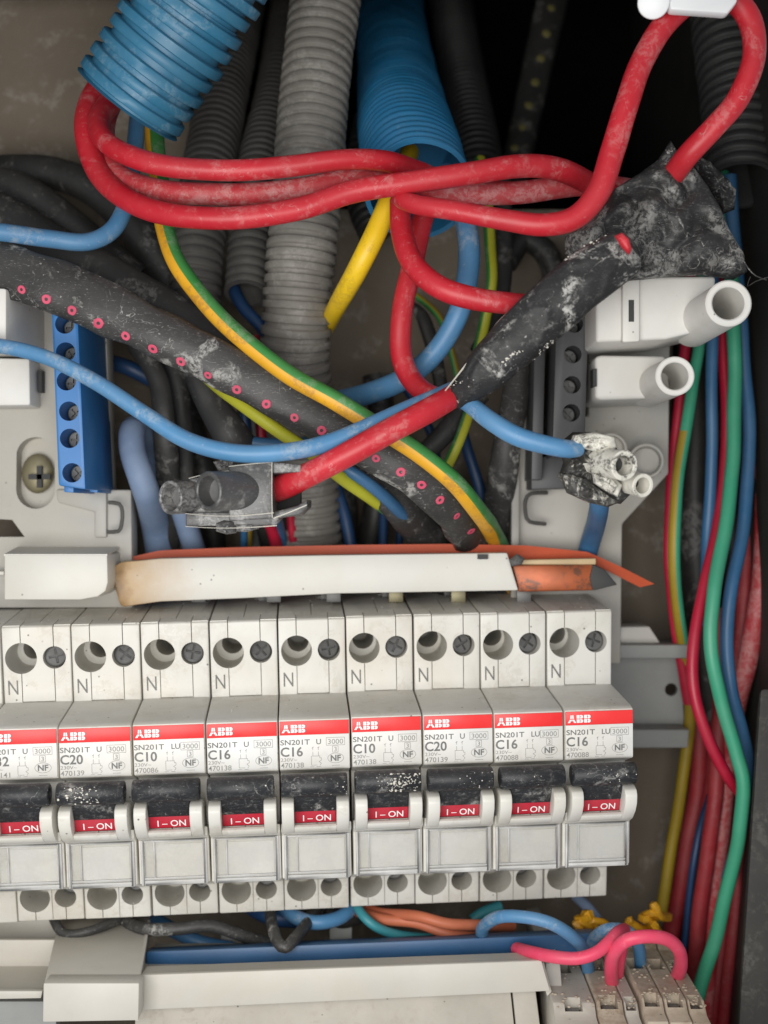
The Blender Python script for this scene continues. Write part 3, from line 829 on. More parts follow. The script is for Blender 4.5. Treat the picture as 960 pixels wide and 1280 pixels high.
# ------------------------------------------------------------------ DIN rail
r_ = empty('mounting_rail', P(800, 870, 62), 'grey metal mounting rail end with a small round hole, right of the breakers', 'rail')
mb = MB().pxpoly([(200, 812), (850, 822), (856, 918), (200, 915)], 66, 68)
web = make_mesh('web', mb, ['rail_grey'], org=r_.location/S)
c = MB(); cc = P(839, 862, 66)
c.cyl(cc+Vector((0, -6, 0)), cc+Vector((0, 6, 0)), 1.9, 24)
c.v = [p - r_.location/S for p in c.v]
link('web', boolean(web, c), r_)
part('flange', MB().pxpoly([(200, 806), (866, 806), (867, 823), (200, 826)], 52, 69), 'rail_grey', r_, bevel=0.5)
part('flange', MB().pxpoly([(200, 912), (862, 912), (860, 935), (200, 938)], 56, 70), 'rail_grey', r_, bevel=0.5)
single('rail_clip', MB().pxpoly([(760, 784), (812, 783), (827, 806), (760, 808)], 58, 74), 'cover_white', 'small white wedge clip sitting on top of the grey rail', 'clip', bevel=0.5)

# ------------------------------------------------------------------ mounting frames
def oblong(px, py, rx, ry, y0, y1, n=14):
    mb = MB(); pts = []
    for k in range(n*2):
        a = math.pi*k/n
        ox = rx*math.cos(a); oy = rx*math.sin(a) + (ry-rx)*(1 if math.sin(a) >= 0 else -1)
        pts.append((px+ox, py+oy))
    return mb.pxpoly(pts, y0, y1)
fl = empty('support_bracket', P(80, 640, 40), 'grey plastic mounting frame on the left, behind the blue terminal bar', 'support bracket')
pl = MB().pxpoly([(-60, 335), (132, 335), (138, 612), (164, 612), (166, 760), (-60, 760)], 38, 46)
pm = make_mesh('plate', pl, ['frame_grey'], bevel=0.6, org=fl.location/S)
c = oblong(34, 590, 25, 46, 30, 43)
c.v = [p-fl.location/S for p in c.v]
pm = boolean(pm, c)
c = MB().pxpoly([(-30, 648), (4, 650), (20, 672), (-30, 672)], 30, 60)
c.v = [p-fl.location/S for p in c.v]
pm = boolean(pm, c)
link('plate', pm, fl)
part('block', MB().pxpoly([(-60, 358), (8, 360), (8, 428), (-60, 430)], 4, 39), 'post_white', fl, bevel=0.8)
part('block', MB().pxpoly([(-60, 446), (37, 448), (38, 507), (-60, 508)], 28, 39), 'post_white', fl, bevel=0.8)
part('slot', MB().pxbox(47, 463, 52, 490, 34.5, 37.9), 'bore_dark', fl)
part('lower_step', MB().pxpoly([(70, 612), (133, 612), (133, 672), (118, 672), (118, 640), (72, 628)], 36.5, 39), 'frame_grey', fl, bevel=0.5)
part('wire_clip', (lambda m: (sweep(m, spline(pxpath([(136, 628, 34), (149, 630, 33), (153, 640, 33), (152, 655, 33), (148, 664, 33), (134, 665, 34)], 5)), 8), m)[1])(MB()), 'conduit_dark', fl)
scr = MB().ball(P(47, 592, 41), mm(25, 41), sq=(0.8, 0.35, 1))
s_ = part('screw', scr, 'brass', fl)
cx = MB(); q = P(50, 596, 38.2)
cx.box(q+Vector((-0.7, -0.8, -3)), q+Vector((0.7, 0.4, 3))); cx.box(q+Vector((-3, -0.8, -0.7)), q+Vector((3, 0.4, 0.7)))
part('screw_slot', cx, 'bore_dark', s_)

def term_bar(name, label, poly, holes, hr, ya, yb, mat, cat, screws=()):
    root = empty(name, P(poly[0][0], poly[0][1], ya), label, cat)
    me = make_mesh('housing', MB().pxpoly(poly, ya, yb), [mat], bevel=0.5, org=root.location/S)
    c = MB()
    for x, y in holes:
        p = P(x, y, ya)
        c.cyl(p+Vector((0, -4, 0)), p+Vector((0, 12, 0)), mm(hr, ya), 26)
    c.v = [p-root.location/S for p in c.v]
    link('housing', boolean(me, c), root)
    for k, (x, y) in enumerate(holes):
        p = P(x, y, ya)
        o = link('screw', SCREW, root, p+Vector((0, 7.5, 0))-root.location/S)
        o.scale = (mm(hr, ya)/2.95, 1, mm(hr, ya)/2.95); o.rotation_euler = (0, k*0.8, 0)
    return root
tb = term_bar('terminal_bar', 'bright blue neutral terminal bar with a column of six round screw holes', [(64, 383), (97, 389), (107, 612), (73, 607)],
         [(81, 405), (82, 440), (83, 476), (86, 514), (87, 548), (90, 591)], 12.2, 8, 40, 'bar_blue', 'terminal bar')
part('foot', MB().pxpoly([(80, 606), (92, 607), (92, 616), (80, 615)], 14, 40), 'bar_blue', tb, bevel=0.2)
part('foot', MB().pxpoly([(112, 606), (122, 606), (122, 616), (112, 615)], 22, 40), 'bar_blue', tb, bevel=0.2)
tb2 = term_bar('terminal_bar', 'black terminal bar with round screw holes, behind the taped red joint', [(696, 372), (737, 372), (731, 556), (690, 572)],
         [(718, 405), (716, 443), (715, 481), (714, 516)], 11, 26, 52, 'bar_black', 'terminal bar')
part('rib', MB().pxpoly([(668, 430), (682, 430), (678, 600), (664, 600)], 34, 54), 'bar_black', tb2, bevel=0.4)
part('base', MB().pxpoly([(664, 575), (735, 556), (735, 610), (664, 612)], 38, 54), 'bar_black', tb2, bevel=0.4)

fr = empty('support_bracket', P(760, 560, 55), 'pale grey plastic mounting frame on the right, carrying two white posts', 'support bracket')
part('plate', MB().pxpoly([(640, 520), (736, 520), (736, 385), (838, 385), (836, 592), (778, 655), (776, 830), (640, 830)], 50, 58), 'frame_grey', fr, bevel=0.6)
part('rail_edge', MB().pxpoly([(640, 520), (650, 520), (648, 830), (638, 830)], 46, 51), 'frame_grey', fr, bevel=0.4)
part('boss', MB().cyl(P(763, 562, 52), P(763, 562, 42), mm(21, 42), 30, bore=mm(17, 42), depth=5), 'frame_grey', fr)
part('boss', MB().cyl(P(806, 578, 52), P(808, 576, 42), mm(22, 42), 30, bore=mm(18, 42), depth=5), 'frame_grey', fr)
part('wire_clip', (lambda m: (sweep(m, spline(pxpath([(684, 616, 46), (664, 617, 44), (657, 625, 44), (657, 642, 44), (662, 652, 44), (682, 655, 46)], 5)), 8), m)[1])(MB()), 'conduit_dark', fr)
for (blk, nm, cx_, cy_, r0, ya, yb, lab) in (
        ([(745, 362), (776, 358), (784, 350), (812, 345), (895, 345), (892, 410), (832, 424), (745, 428)], 'upper', 911, 379, 29, -12, 22, 'large white plastic terminal post with open round barrel, beneath the crumpled tape'),
        ([(744, 446), (752, 444), (832, 445), (840, 497), (752, 500), (744, 498)], 'lower', 844, 470, 24.5, 6, 38, 'smaller white plastic terminal post with open barrel, below the large one')):
    root = empty('terminal_post', P(blk[0][0], blk[0][1], yb), lab, 'terminal post', 'white terminal posts on the right frame')
    part('block', MB().pxpoly(blk, yb-13, yb+12), 'post_white', root, bevel=0.9, seg=3)
    part('barrel', MB().cyl(P(cx_, cy_, ya)+Vector((0, yb-ya, 0)), P(cx_, cy_, ya), mm(r0, ya)*1.05, 44, bore=mm(r0*0.70, ya), depth=24, r2=mm(r0, ya)), 'post_white', root, sm=30)
    if nm == 'upper':
        part('ridge', MB().pxpoly([(778, 352), (800, 347), (800, 427), (778, 428)], yb-15, yb-12), 'post_white', root, bevel=0.6)
        part('slot', MB().pxbox(786, 375, 792.5, 402, yb-15.25, yb-14), 'bore_dark', root)
    else:
        part('slot', MB().pxbox(741.5, 461, 746, 483, yb-13.6, yb-9), 'bore_dark', root)

# ------------------------------------------------------------------ comb busbar above the breakers
bx = empty('busbar_end_box', P(70, 720, 28), 'white box-shaped busbar end cover, left of the scorched strip', 'cover')
def hexa(mb, fq, ya, bq, yb, mi=0):
    v = [P(a, b, ya) for a, b in fq]+[P(a, b, yb) for a, b in bq]
    return mb.add(v, [(0, 1, 2, 3), (7, 6, 5, 4), (0, 4, 5, 1), (1, 5, 6, 2), (2, 6, 7, 3), (3, 7, 4, 0)], mi)
part('cover', MB().pxpoly([(5, 693), (134, 693), (135, 728), (132, 739), (122, 746), (100, 750), (5, 750)], 22, 50), 'cover_white', bx, bevel=0.5)
part('cover_top', hexa(MB(), [(5, 692.6), (134, 692.6), (134, 695), (5, 695)], 22.2, [(36, 676), (162, 676), (162, 680), (36, 680)], 52), 'cover_white', bx)
part('rear_strip', MB().pxpoly([(-60, 680), (36, 680), (36, 745), (-60, 745)], 44, 52), 'cover_white', bx, bevel=0.4)
part('rear_ledge', MB().pxpoly([(-60, 714), (5, 714), (5, 719), (-60, 719)], 34, 50), 'cover_white', bx, bevel=0.2)
bb = empty('comb_busbar', P(400, 720, 34), 'long white busbar cover over an orange strip, scorched at its left end', 'busbar')
me = MB()
def strip(mb, top, bot, ya, yb, mi=0, bow=0.0, nx=40):
    """horizontal strip between two pixel polylines"""
    def ev(pl, t):
        x = pl[0][0]+(pl[-1][0]-pl[0][0])*t
        for a, b in zip(pl, pl[1:]):
            if a[0] <= x <= b[0]+1e-6:
                u = (x-a[0])/(b[0]-a[0]); return x, a[1]+(b[1]-a[1])*u
        return x, pl[-1][1]
    v = []
    for i in range(nx+1):
        t = i/nx
        tx, ty = ev(top, t); bx_, by_ = ev(bot, t)
        yy = ya + bow*math.sin(t*9)*0.4
        for (x, y, d) in ((tx, ty, yy), (bx_, by_, yy), ):
            v.append(P(x, y, d))
        v.append(P(bx_, by_, yy)+Vector((0, yb-ya, 0))); v.append(P(tx, ty, yy)+Vector((0, yb-ya, 0)))
    f = []
    for i in range(nx):
        for k in range(4): f.append([i*4+k, i*4+(k+1) % 4, (i+1)*4+(k+1) % 4, (i+1)*4+k])
    f += [[3, 2, 1, 0], [nx*4, nx*4+1, nx*4+2, nx*4+3]]
    return mb.add(v, f, mi)
part('cover_strip', strip(me, [(134, 703), (142, 708), (152, 702), (170, 701), (200, 698), (400, 694), (634, 691)], [(150, 756), (153, 759), (165, 757), (200, 752), (300, 748), (420, 742), (648, 738)], 31, 38, bow=0.3, nx=120), 'strip_white', bb, bevel=0.4)
part('rear_strip', strip(MB(), [(160, 697), (200, 688), (300, 684), (450, 681), (560, 680), (660, 682), (735, 690), (775, 708), (818, 730)], [(158, 712), (200, 712), (300, 712), (450, 712), (600, 712), (680, 712), (740, 704), (780, 724), (800, 734)], 39.5, 40.6, nx=70, bow=1.2), 'orange_strip', bb)
part('conductor', MB().pxpoly([(640, 706), (742, 706), (770, 730), (740, 738), (648, 740)], 34, 39), 'copper', bb, bevel=0.5)
part('conductor_edge', MB().pxpoly([(640, 700), (745, 698), (745, 706), (640, 706)], 35, 39), 'scorched', bb, bevel=0.3)
part('charred_tip', MB().pxpoly([(741, 705.5), (756, 712), (772, 731), (741, 738.5), (737, 722)], 33.6, 39.4), 'bore_dark', bb, bevel=0.4)
part('torn_tip', blob(MB(), [(636, 700), (646, 692), (656, 698), (652, 706), (640, 708)], 31, 1.2, 6, 0.6, 0.6, 2.0, dens=3), 'screw_metal', bb)
part('notch', MB().pxbox(597, 693, 610, 699, 30.3, 32), 'bore_dark', bb)
for k, xx in enumerate([248, 342, 417, 495, 573, 655]):
    part('tooth', MB().pxbox(xx-9, 736, xx+9, 753, 38.5, 40), 'screw_metal' if k not in (3, 4) else 'brass', bb, bevel=0.2)

# ------------------------------------------------------------------ lower busbar, covers and terminal blocks
lc = empty('lower_end_cap', P(110, 1250, 0), 'beige square end cap folded over the lower busbar', 'cover')
part('front', MB().pxpoly([(54, 1229), (174, 1229), (173, 1276), (53, 1278)], 0, 6), 'beige_cover', lc, bevel=0.4)
part('top', hexa(MB(), [(55, 1229.5), (174, 1229.5), (174, 1234), (55, 1234)], 0.6, [(76, 1140), (188, 1140), (188, 1148), (76, 1148)], 48), 'beige_cover', lc, bevel=0.3)
part('side', hexa(MB(), [(170, 1231), (174, 1231), (173, 1276), (169, 1276)], 1, [(184, 1150), (188, 1150), (186, 1180), (182, 1180)], 40), 'beige_cover', lc)
tr = empty('cable_trough', P(30, 1210, 20), 'open beige trough section with a raised lip at the bottom left corner', 'trough')
part('back', MB().pxpoly([(-60, 1175), (70, 1175), (66, 1214), (-60, 1214)], 30, 32), 'beige_cover', tr, bevel=0.2)
part('floor', hexa(MB(), [(-60, 1240), (54, 1240), (54, 1243), (-60, 1243)], 12, [(-60, 1206), (66, 1206), (66, 1210), (-60, 1210)], 31), 'beige_cover', tr)
part('lip', MB().pxpoly([(-60, 1239), (53, 1239), (51, 1248), (-60, 1250)], 10, 12), 'beige_cover', tr, bevel=0.2)
part('upper_face', MB().pxpoly([(-60, 1142), (76, 1142), (74, 1174), (-60, 1174)], 44, 47), 'beige_cover', tr, bevel=0.2)
part('lower_plate', MB().pxpoly([(-60, 1252), (70, 1252), (70, 1400), (-60, 1400)], 22, 26), 'rail_grey', tr)
single('blue_busbar', hexa(MB(), [(182, 1189), (744, 1166), (744, 1196), (182, 1222)], 24, [(186, 1184), (742, 1160), (742, 1190), (186, 1210)], 38), 'bar_deep_blue',
       'long deep blue busbar running behind the lower beige cover', 'busbar', bevel=0.9)
bc = empty('busbar_cover', P(430, 1230, 8), 'long beige cover strip in front of the blue busbar', 'cover')
part('front', MB().pxpoly([(176, 1219), (677, 1201), (688, 1239), (174, 1263)], 8, 10), 'beige_cover', bc, bevel=0.3)
part('top_lip', hexa(MB(), [(176, 1218.8), (677, 1200.5), (677, 1202.5), (176, 1221)], 8.2, [(184, 1208), (668, 1190), (668, 1192), (184, 1210)], 16), 'beige_cover', bc)
part('end_tab', MB().pxpoly([(680, 1203), (690, 1240), (684, 1246), (672, 1205)], 11, 20), 'beige_cover', bc, bevel=0.3)
single('lower_module', MB().pxpoly([(170, 1225), (637, 1225), (655, 1400), (165, 1400)], 13, 40), 'beige_dusty', 'wide dusty beige device front along the bottom edge of the picture', 'module', bevel=0.4)
single('lower_module', MB().pxpoly([(639, 1225), (668, 1225), (690, 1400), (657, 1400)], 13, 40), 'beige_dusty', 'narrow dusty beige device end at the bottom, right of a dark seam', 'module', bevel=0.4)
xs = [(692, 731, 0.0), (733, 768, -0.4), (770, 790, -0.8)]
labs = ['dusty beige terminal block leftmost of the lower group, plain sided', 'dusty beige terminal block where the forked pink wires enter', 'narrow dusty terminal block between the pink wires and the dark gap',
        'dusty beige terminal block just right of the dark gap, entered by a blue wire', 'clay-stained terminal block in the lower group, wide crusted top', 'dusty end terminal block at right, entered by the arched pink wire']
XS = [(42.0, 52.4), (52.8, 59.2), (59.6, 63.0), (64.0, 69.2), (69.6, 75.0), (75.4, 79.6)]
for k, (a, b) in enumerate(XS):
    z = -121.0+[0, 0.6, 0.2, 1.2, 1.0, 0.6][k]
    root = empty('terminal_block', Vector(((a+b)/2, 10, z)), labs[k], 'terminal block', 'dusty terminal blocks at the lower right')
    pr = [(44, z+1.5), (40, z+1.5), (38, z), (6, z-1.0), (3, z-3.5), (-1, z-4), (-2, z-8), (-2, z-40), (44, z-40)]
    me = make_mesh('body', MB().prism(pr, a, b), ['clay_dust' if k in (1, 3, 4, 5) else 'beige_dusty'], bevel=0.35, org=root.location/S)
    c = MB()
    m = (a+b)/2
    w = min(2.2, (b-a)*0.36)
    c.box((m-w, 24, z-14), (m+w, 31, z+6))
    c.box((m-w*1.1, 4.2, z-14), (m+w*0.9, 9.0, z+6))
    c.v = [p-root.location/S for p in c.v]
    link('body', boolean(me, c), root)
    part('clamp_insert', MB().box((m-w*0.8, 4.6, z-8), (m+w*0.7, 8.6, z-3.2)), 'screw_metal', root, bevel=0.3)
    crumb = MB()
    rr = random.Random(k)
    for _ in range(26):
        cy = rr.choice((rr.uniform(2, 12), rr.uniform(8, 30)))
        crumb.ball((rr.uniform(a+.4, b-.4), cy, z-0.9+max(0, cy-6)*0.03), rr.uniform(0.15, 0.55), n=4, sq=(1, 1, 0.6))
    o = part('grit', crumb, 'clay_dust', root); o['kind'] = 'stuff'
single('block_side_plate', MB().pxpoly([(682, 1205), (700, 1200), (716, 1400), (690, 1400)], 16, 60), 'frame_grey', 'grey plate standing behind the left side of the terminal blocks', 'plate', bevel=0.4)

# ------------------------------------------------------------------ corrugated conduits
conduit('corrugated_conduit', [(300, -90, 2), (262, -28, 5), (222, 38, 9), (161, 131, 15)], 146, 'conduit_blue', 4.1, 2.5,
        'thick blue conduit with broad flat ribs, cut end at the upper left', duty=0.68)
conduit('corrugated_conduit', [(416, -60, 52), (404, 20, 50), (392, 130, 44), (382, 260, 38), (372, 380, 38), (370, 470, 44), (380, 580, 56), (385, 720, 64)], 88, 'conduit_grey', 3.25, 0.95,
        'large dusty grey conduit running full height left of centre', duty=0.62, open1=False)
conduit('corrugated_conduit', [(318, -60, 170, 50), (292, 60, 110, 58), (263, 200, 68, 66), (247, 320, 50), (243, 415, 46)], 66, 'conduit_dark', 3.1, 0.8,
        'grey conduit behind the red cables ending over the dotted black sheath', duty=0.62)
conduit('corrugated_conduit', [(366, -60, 180, 40), (348, 90, 110, 48), (322, 220, 68, 56), (308, 368, 48)], 56, 'conduit_dark', 3.0, 0.75,
        'short grey conduit with open end and a blue wire below it, between two others', duty=0.62)
conduit('corrugated_conduit', [(487, -80, 215, 76), (488, 10, 175, 82), (495, 85, 110, 96), (507, 165, 52, 120), (524, 238, 24, 136)], 130, 'conduit_blue_bright', 3.1, 0.8,
        'bright blue conduit curving forward at top centre with its mouth open', soft=True)
conduit('corrugated_conduit', [(556, -70, 190, 50), (572, 60, 150, 56), (597, 200, 110, 62), (602, 300, 100, 64)], 62, 'conduit_black', 2.8, 0.7,
        'dim dark conduit in the shadow right of the bright blue one', duty=0.6)
conduit('corrugated_conduit', [(905, -80, 86), (910, 20, 74), (922, 130, 62), (926, 232, 50)], 92, 'conduit_black', 3.8, 1.3,
        'black ribbed conduit at the upper right with coloured wires leaving its end', duty=0.6)
conduit('corrugated_conduit', [(465, 150, 80), (452, 230, 70), (470, 290, 62)], 46, 'conduit_black', 2.8, 0.7,
        'small dark conduit peeping out between grey and blue ones at centre', duty=0.6)

# ------------------------------------------------------------------ black sheathed cables
GS = 'black sheathed cables crossing the middle'
def dotted(name, pts, dia, mat, dots, off, dotmat, label, flat=0.5, r_dot=1.15, ring=True, group=GS, lump=0.16):
    WIRE_N[0] += 1
    root = empty(name, P(*pts[0][:3]), label, 'cable', group)
    path = spline(pxpath(pts, dia), 0.8)
    mb = MB()
    fr_ = sweep(mb, path, 22, flat, None, 0, WIRE_N[0], lump)
    part('sheath', mb, mat, root, sm=60)
    # printed rings lie on the skin: project each onto the swept surface
    from mathutils.bvhtree import BVHTree
    bvh = BVHTree.FromPolygons(mb.v, mb.f)
    cam_p = Vector((0, -D, 0))
    for (dx, dy) in dots:
        tgt = P(dx, dy, 0)
        hit, nrm, _, _ = bvh.ray_cast(cam_p, (tgt-cam_p).normalized())
        if hit is None: continue
        if nrm.dot(tgt-cam_p) > 0: nrm = -nrm
        u = nrm.orthogonal().normalized(); w = nrm.cross(u)
        m2 = MB(); n = 14
        r_dot_ = r_dot; r_dot = r_dot*(1+0.25*noise.noise(Vector((dx*0.37, dy*0.21, 1)))); u = u*(1+0.3*noise.noise(Vector((dx*0.5, 4, dy*0.3))))
        v = []
        for rr, h in ((r_dot, 0.06), (r_dot*0.9, 0.16), (r_dot*(0.38 if ring else 0.02), 0.16), (r_dot*(0.34 if ring else 0.01), 0.06)):
            v += [hit + nrm*h + (u*math.cos(2*math.pi*k/n)+w*math.sin(2*math.pi*k/n))*rr*(1+0.12*noise.noise(Vector((dx, k*0.7, 0)))) for k in range(n)]
        f = [[i*n+k, i*n+(k+1) % n, (i+1)*n+(k+1) % n, (i+1)*n+k] for i in range(3) for k in range(n)]
        m2.add(v, f)
        part('printed_ring', m2, dotmat, root)
        r_dot = r_dot_
    return root
dotted('flat_cable', [(-40, 318, 10, 70), (20, 342, 8, 68), (100, 372, 6, 66), (180, 408, 5, 62), (260, 448, 5, 58), (330, 486, 6, 56), (400, 526, 8, 54), (460, 556, 10, 56), (520, 590, 12, 60), (564, 632, 20, 60), (594, 672, 42, 58), (612, 694, 49, 56), (632, 735, 55, 54)], 60,
       'sheath_black', [(27, 362), (58, 374), (90, 388), (123, 404), (157, 420), (191, 436), (226, 452), (260, 469), (296, 487), (333, 505), (368, 522), (402, 538), (470, 573), (501, 590), (527, 606), (550, 625), (571, 645), (589, 664)],
       0.5, 'pink_print', 'flat black cable printed with a row of pink rings, running from left edge to centre')
wire('flat_cable', [(-40, 250, 34, 60), (40, 296, 32, 58), (110, 330, 30, 56), (180, 372, 28, 52), (250, 410, 26, 46), (330, 458, 24, 40), (420, 512, 24, 34), (480, 552, 26, 30)], 50, 'sheath_dark',
     'plain black cable lying behind the pink-ringed one', 'cable', GS, flat=0.5, lump=0.12, n=20)
dotted('flat_cable', [(-40, 285, 48, 60), (30, 300, 46, 56), (90, 335, 44, 46), (150, 385, 46, 44), (205, 445, 48, 40), (222, 520, 50, 36), (226, 600, 50, 34), (228, 700, 56, 34)], 50, 'sheath_dark',
       [(50, 317), (83, 337)], 0.5, 'yellow_print', 'black cable with two faded yellow dots, diving down behind the pale blue cable', r_dot=1.7, ring=False)
wire('flat_cable', [(-40, 214, 66, 40), (60, 215, 64, 40), (130, 246, 62, 44), (180, 300, 60, 46), (222, 372, 62, 44), (250, 450, 66, 40)], 44, 'sheath_dark',
     'black cable arching below the bare wall at left', 'cable', GS, flat=0.6, lump=0.1, n=18)
wire('flat_cable', [(-40, 222, 52, 44), (30, 240, 50, 44), (110, 300, 52, 44), (170, 350, 54, 40)], 44, 'sheath_dark',
     'dusty black cable just beneath the arching one at the far left', 'cable', GS, flat=0.6, lump=0.1, n=18)
wire('flat_cable', [(238, 440, 30, 36), (262, 500, 28, 40), (300, 560, 28, 46), (340, 640, 50, 46), (360, 745, 76, 44)], 40, 'sheath_dark',
     'black cable passing down behind the smoky double connector', 'cable', GS, flat=0.6, lump=0.1, n=18)
wire('flat_cable', [(170, 430, 40, 26), (200, 480, 38, 28), (208, 560, 38, 30), (212, 700, 56, 30)], 28, 'sheath_dark',
     'slim black cable dropping beside the blue terminal bar', 'cable', GS, flat=0.7, lump=0.1)
wire('flat_cable', [(400, 548, 24, 30), (450, 590, 26, 40), (502, 634, 32, 46), (530, 672, 46, 48), (562, 735, 56, 48)], 44, 'sheath_black',
     'plain dark grey cable alongside the lower end of the ringed one', 'cable', GS, flat=0.55, lump=0.1, n=18)
wire('flat_cable', [(652, 400, 46, 30), (646, 480, 44, 34), (632, 570, 42, 36), (612, 700, 56, 36)], 34, 'sheath_black',
     'dusty dark cable standing upright left of the black terminal bar', 'cable', GS, flat=0.6, lump=0.12, n=18)
wire('flat_cable', [(628, 210, 70, 22), (630, 300, 66, 22), (624, 380, 62, 22), (596, 440, 58, 20)], 20, 'sheath_dark',
     'narrow black cable hanging behind the blue loop, right of the lime wire', 'cable', GS, flat=0.6)
wire('flat_cable', [(515, 380, 60, 8), (530, 400, 58, 18), (545, 450, 56, 18), (556, 520, 54, 18)], 16, 'sheath_dark',
     'thin black cable behind the hanging red loop', 'cable', GS, flat=0.7)
wire('flat_cable', [(600, 490, 46, 30), (566, 530, 44, 28), (536, 562, 44, 26), (500, 590, 46, 24)], 26, 'sheath_dark',
     'short black cable slanting under the tip of the tape', 'cable', GS, flat=0.6)
dotted('flat_cable', [(700, -60, 140, 40), (690, 0, 136, 40), (672, 80, 130, 38), (655, 160, 124, 36), (640, 230, 120, 34)], 36, 'sheath_dark',
       [(689, 10), (683, 42), (676, 73), (669, 103), (661, 132), (653, 159), (643, 185)], 0.5, 'yellow_print', 'dim black cable with yellow dots in the dark opening', r_dot=1.4, ring=False, lump=0.05)

# ------------------------------------------------------------------ thick red cables
GR_ = 'thick red cables looping across the top'
wire('red_cable', [(165, 90, 30, 29.2), (140, 125, 22, 29.2), (124, 150, 12, 27.5), (132, 176, 4, 26.7), (165, 197, -2, 26.7), (215, 209, -5, 26.7), (290, 213, -6, 26.7), (360, 208, -5, 26.7), (430, 199, -3, 25.8), (480, 201, 1, 25.8), (520, 213, 10, 25.8), (570, 232, 20, 25.8), (640, 240, 24, 25.8), (730, 228, 30, 25.8)], 31,
     'red_cable', 'upper red cable of the three leaving the blue conduit', 'cable', GR_, n=20)
wire('red_cable', [(140, 90, 32, 33.1), (114, 130, 22, 31.3), (109, 170, 14, 30.4), (124, 215, 8, 29.4), (158, 249, 0, 28.5), (210, 267, -6, 28.5), (290, 272, -9, 28.5), (370, 262, -8, 28.5), (440, 240, -7, 28.5), (510, 229, -7, 28.5), (590, 216, -6, 28.5), (650, 208, -2, 28.5), (700, 213, 5, 28.5), (750, 236, 17, 27.6), (800, 262, 26, 27.6)], 31,
     'red_cable_dusty' if False else 'red_cable', 'lowest red cable of the three, sweeping round the outside of the loop', 'cable', GR_, n=20)
wire('red_cable', [(160, 90, 36, 29.4), (134, 140, 26, 27.6), (132, 185, 16, 27.6), (152, 220, 8, 27.6), (200, 238, 3, 27.6), (260, 243, 1, 27.6), (320, 243, 1, 27.6), (390, 233, 3, 26.7), (450, 222, 6, 26.7), (520, 229, 12, 26.7), (580, 241, 14, 26.7), (650, 241, 15, 27.6), (735, 231, 18, 27.6), (800, 240, 28, 27.6)], 30,
     'red_cable_dusty', 'dusty middle red cable squeezed between the upper and lowest ones', 'cable', GR_, n=20)
wire('red_cable', [(512, 238, 6, 21.8), (500, 247, -3, 22.7), (520, 256, -9, 24.4), (570, 263, -13, 25.2), (630, 274, -15, 26.9), (680, 281, -16, 28.6), (720, 272, -16, 29.4), (748, 240, -16, 30.2), (765, 190, -16, 30.2), (784, 130, -16, 30.2), (802, 78, -15, 30.2), (830, 32, -14, 30.2), (868, 0, -12, 30.2), (905, -8, -12, 29.4), (936, 22, -12, 29.4), (943, 70, -12, 28.6), (924, 120, -11, 28.6), (893, 158, -9, 28.6), (860, 194, -5, 28.6), (836, 225, 4, 28.6)], 34,
     'red_cable', 'red cable rising into the big hoop at the upper right', 'cable', GR_, n=22)
wire('red_cable', [(500, 250, 6, 26), (502, 290, 2, 28), (516, 330, -3, 29), (548, 359, -7, 29), (590, 373, -8, 29), (640, 380, -7, 28), (690, 384, 2, 28)], 28,
     'red_cable', 'red cable curling from the crossing into the black tape wrap', 'cable', GR_, n=20)
wire('red_cable', [(545, 235, 22, 26), (528, 275, 18, 27), (516, 330, 14, 27), (503, 385, 12, 27), (501, 440, 12, 27), (514, 474, 10, 27), (538, 494, 4, 26), (566, 494, -2, 24), (600, 465, -6, 20)], 27,
     'red_cable', 'red cable hanging straight down behind the curling one', 'cable', GR_, n=20)
wire('red_cable', [(332, 616, 0, 31.3), (358, 606, -8, 32.2), (400, 586, -13, 31.3), (450, 560, -15, 31.3), (500, 532, -14, 31.3), (540, 510, -11, 31.3), (568, 494, -7, 29.6), (600, 470, -2, 26.1)], 36,
     'red_cable', 'short straight red cable from the smoky connector to the tape tip', 'cable', GR_, n=22)

# ------------------------------------------------------------------ blue cables
GB = 'blue cables'
wire('blue_cable', [(176, 110, 34, 22.6), (170, 170, 30, 20.9), (164, 220, 26, 20.9), (158, 255, 22, 20.9), (141, 287, 17, 21.8), (108, 303, 13, 21.8), (60, 299, 10, 22.6), (10, 291, 6, 22.6), (-50, 285, 2, 22.6)], 25, 'blue_cable',
     'blue cable leaving the conduit and turning off to the left edge', 'cable', GB, n=18)
wire('blue_cable', [(-50, 428, 0, 19.1), (0, 432, -3, 19.1), (60, 447, -6, 19.1), (120, 478, -9, 20.0), (180, 517, -11, 20.9), (235, 551, -13, 22.6), (290, 566, -15, 22.6), (350, 565, -15, 22.6), (410, 553, -13, 22.6), (470, 529, -10, 22.6), (530, 502, -6, 20.9), (580, 480, 0, 19.1)], 24, 'blue_cable',
     'long blue cable sagging from the left edge to the tape tip', 'cable', GB, n=18)
wire('blue_cable', [(560, 492, -2, 18.0), (584, 504, -8, 21.6), (614, 527, -12, 24.3), (650, 547, -14, 25.2), (704, 560, -14, 23.4), (722, 560, -12, 22.5)], 27, 'blue_cable',
     'short blue cable from the tape tip to the burnt connector', 'cable', GB, n=18)
wire('blue_cable', [(556, 215, 34, 26), (576, 255, 26, 27), (586, 300, 20, 27), (585, 345, 17, 27), (574, 390, 17, 27), (548, 435, 20, 27), (510, 470, 24, 27), (465, 490, 30, 27), (420, 502, 38, 26)], 27, 'blue_cable',
     'blue cable curving down from the centre conduit behind the red ones', 'cable', GB, n=18)
wire('pale_blue_cable', [(196, 590, 58, 30), (184, 550, 46, 32), (167, 536, 36, 33), (166, 565, 31, 33), (180, 610, 30, 34), (196, 660, 50, 36), (206, 730, 56, 38)], 34, 'pale_blue_cable',
     'pale greyish blue cable bending down beside the left frame', 'cable', 'pale blue cables at left', n=18)
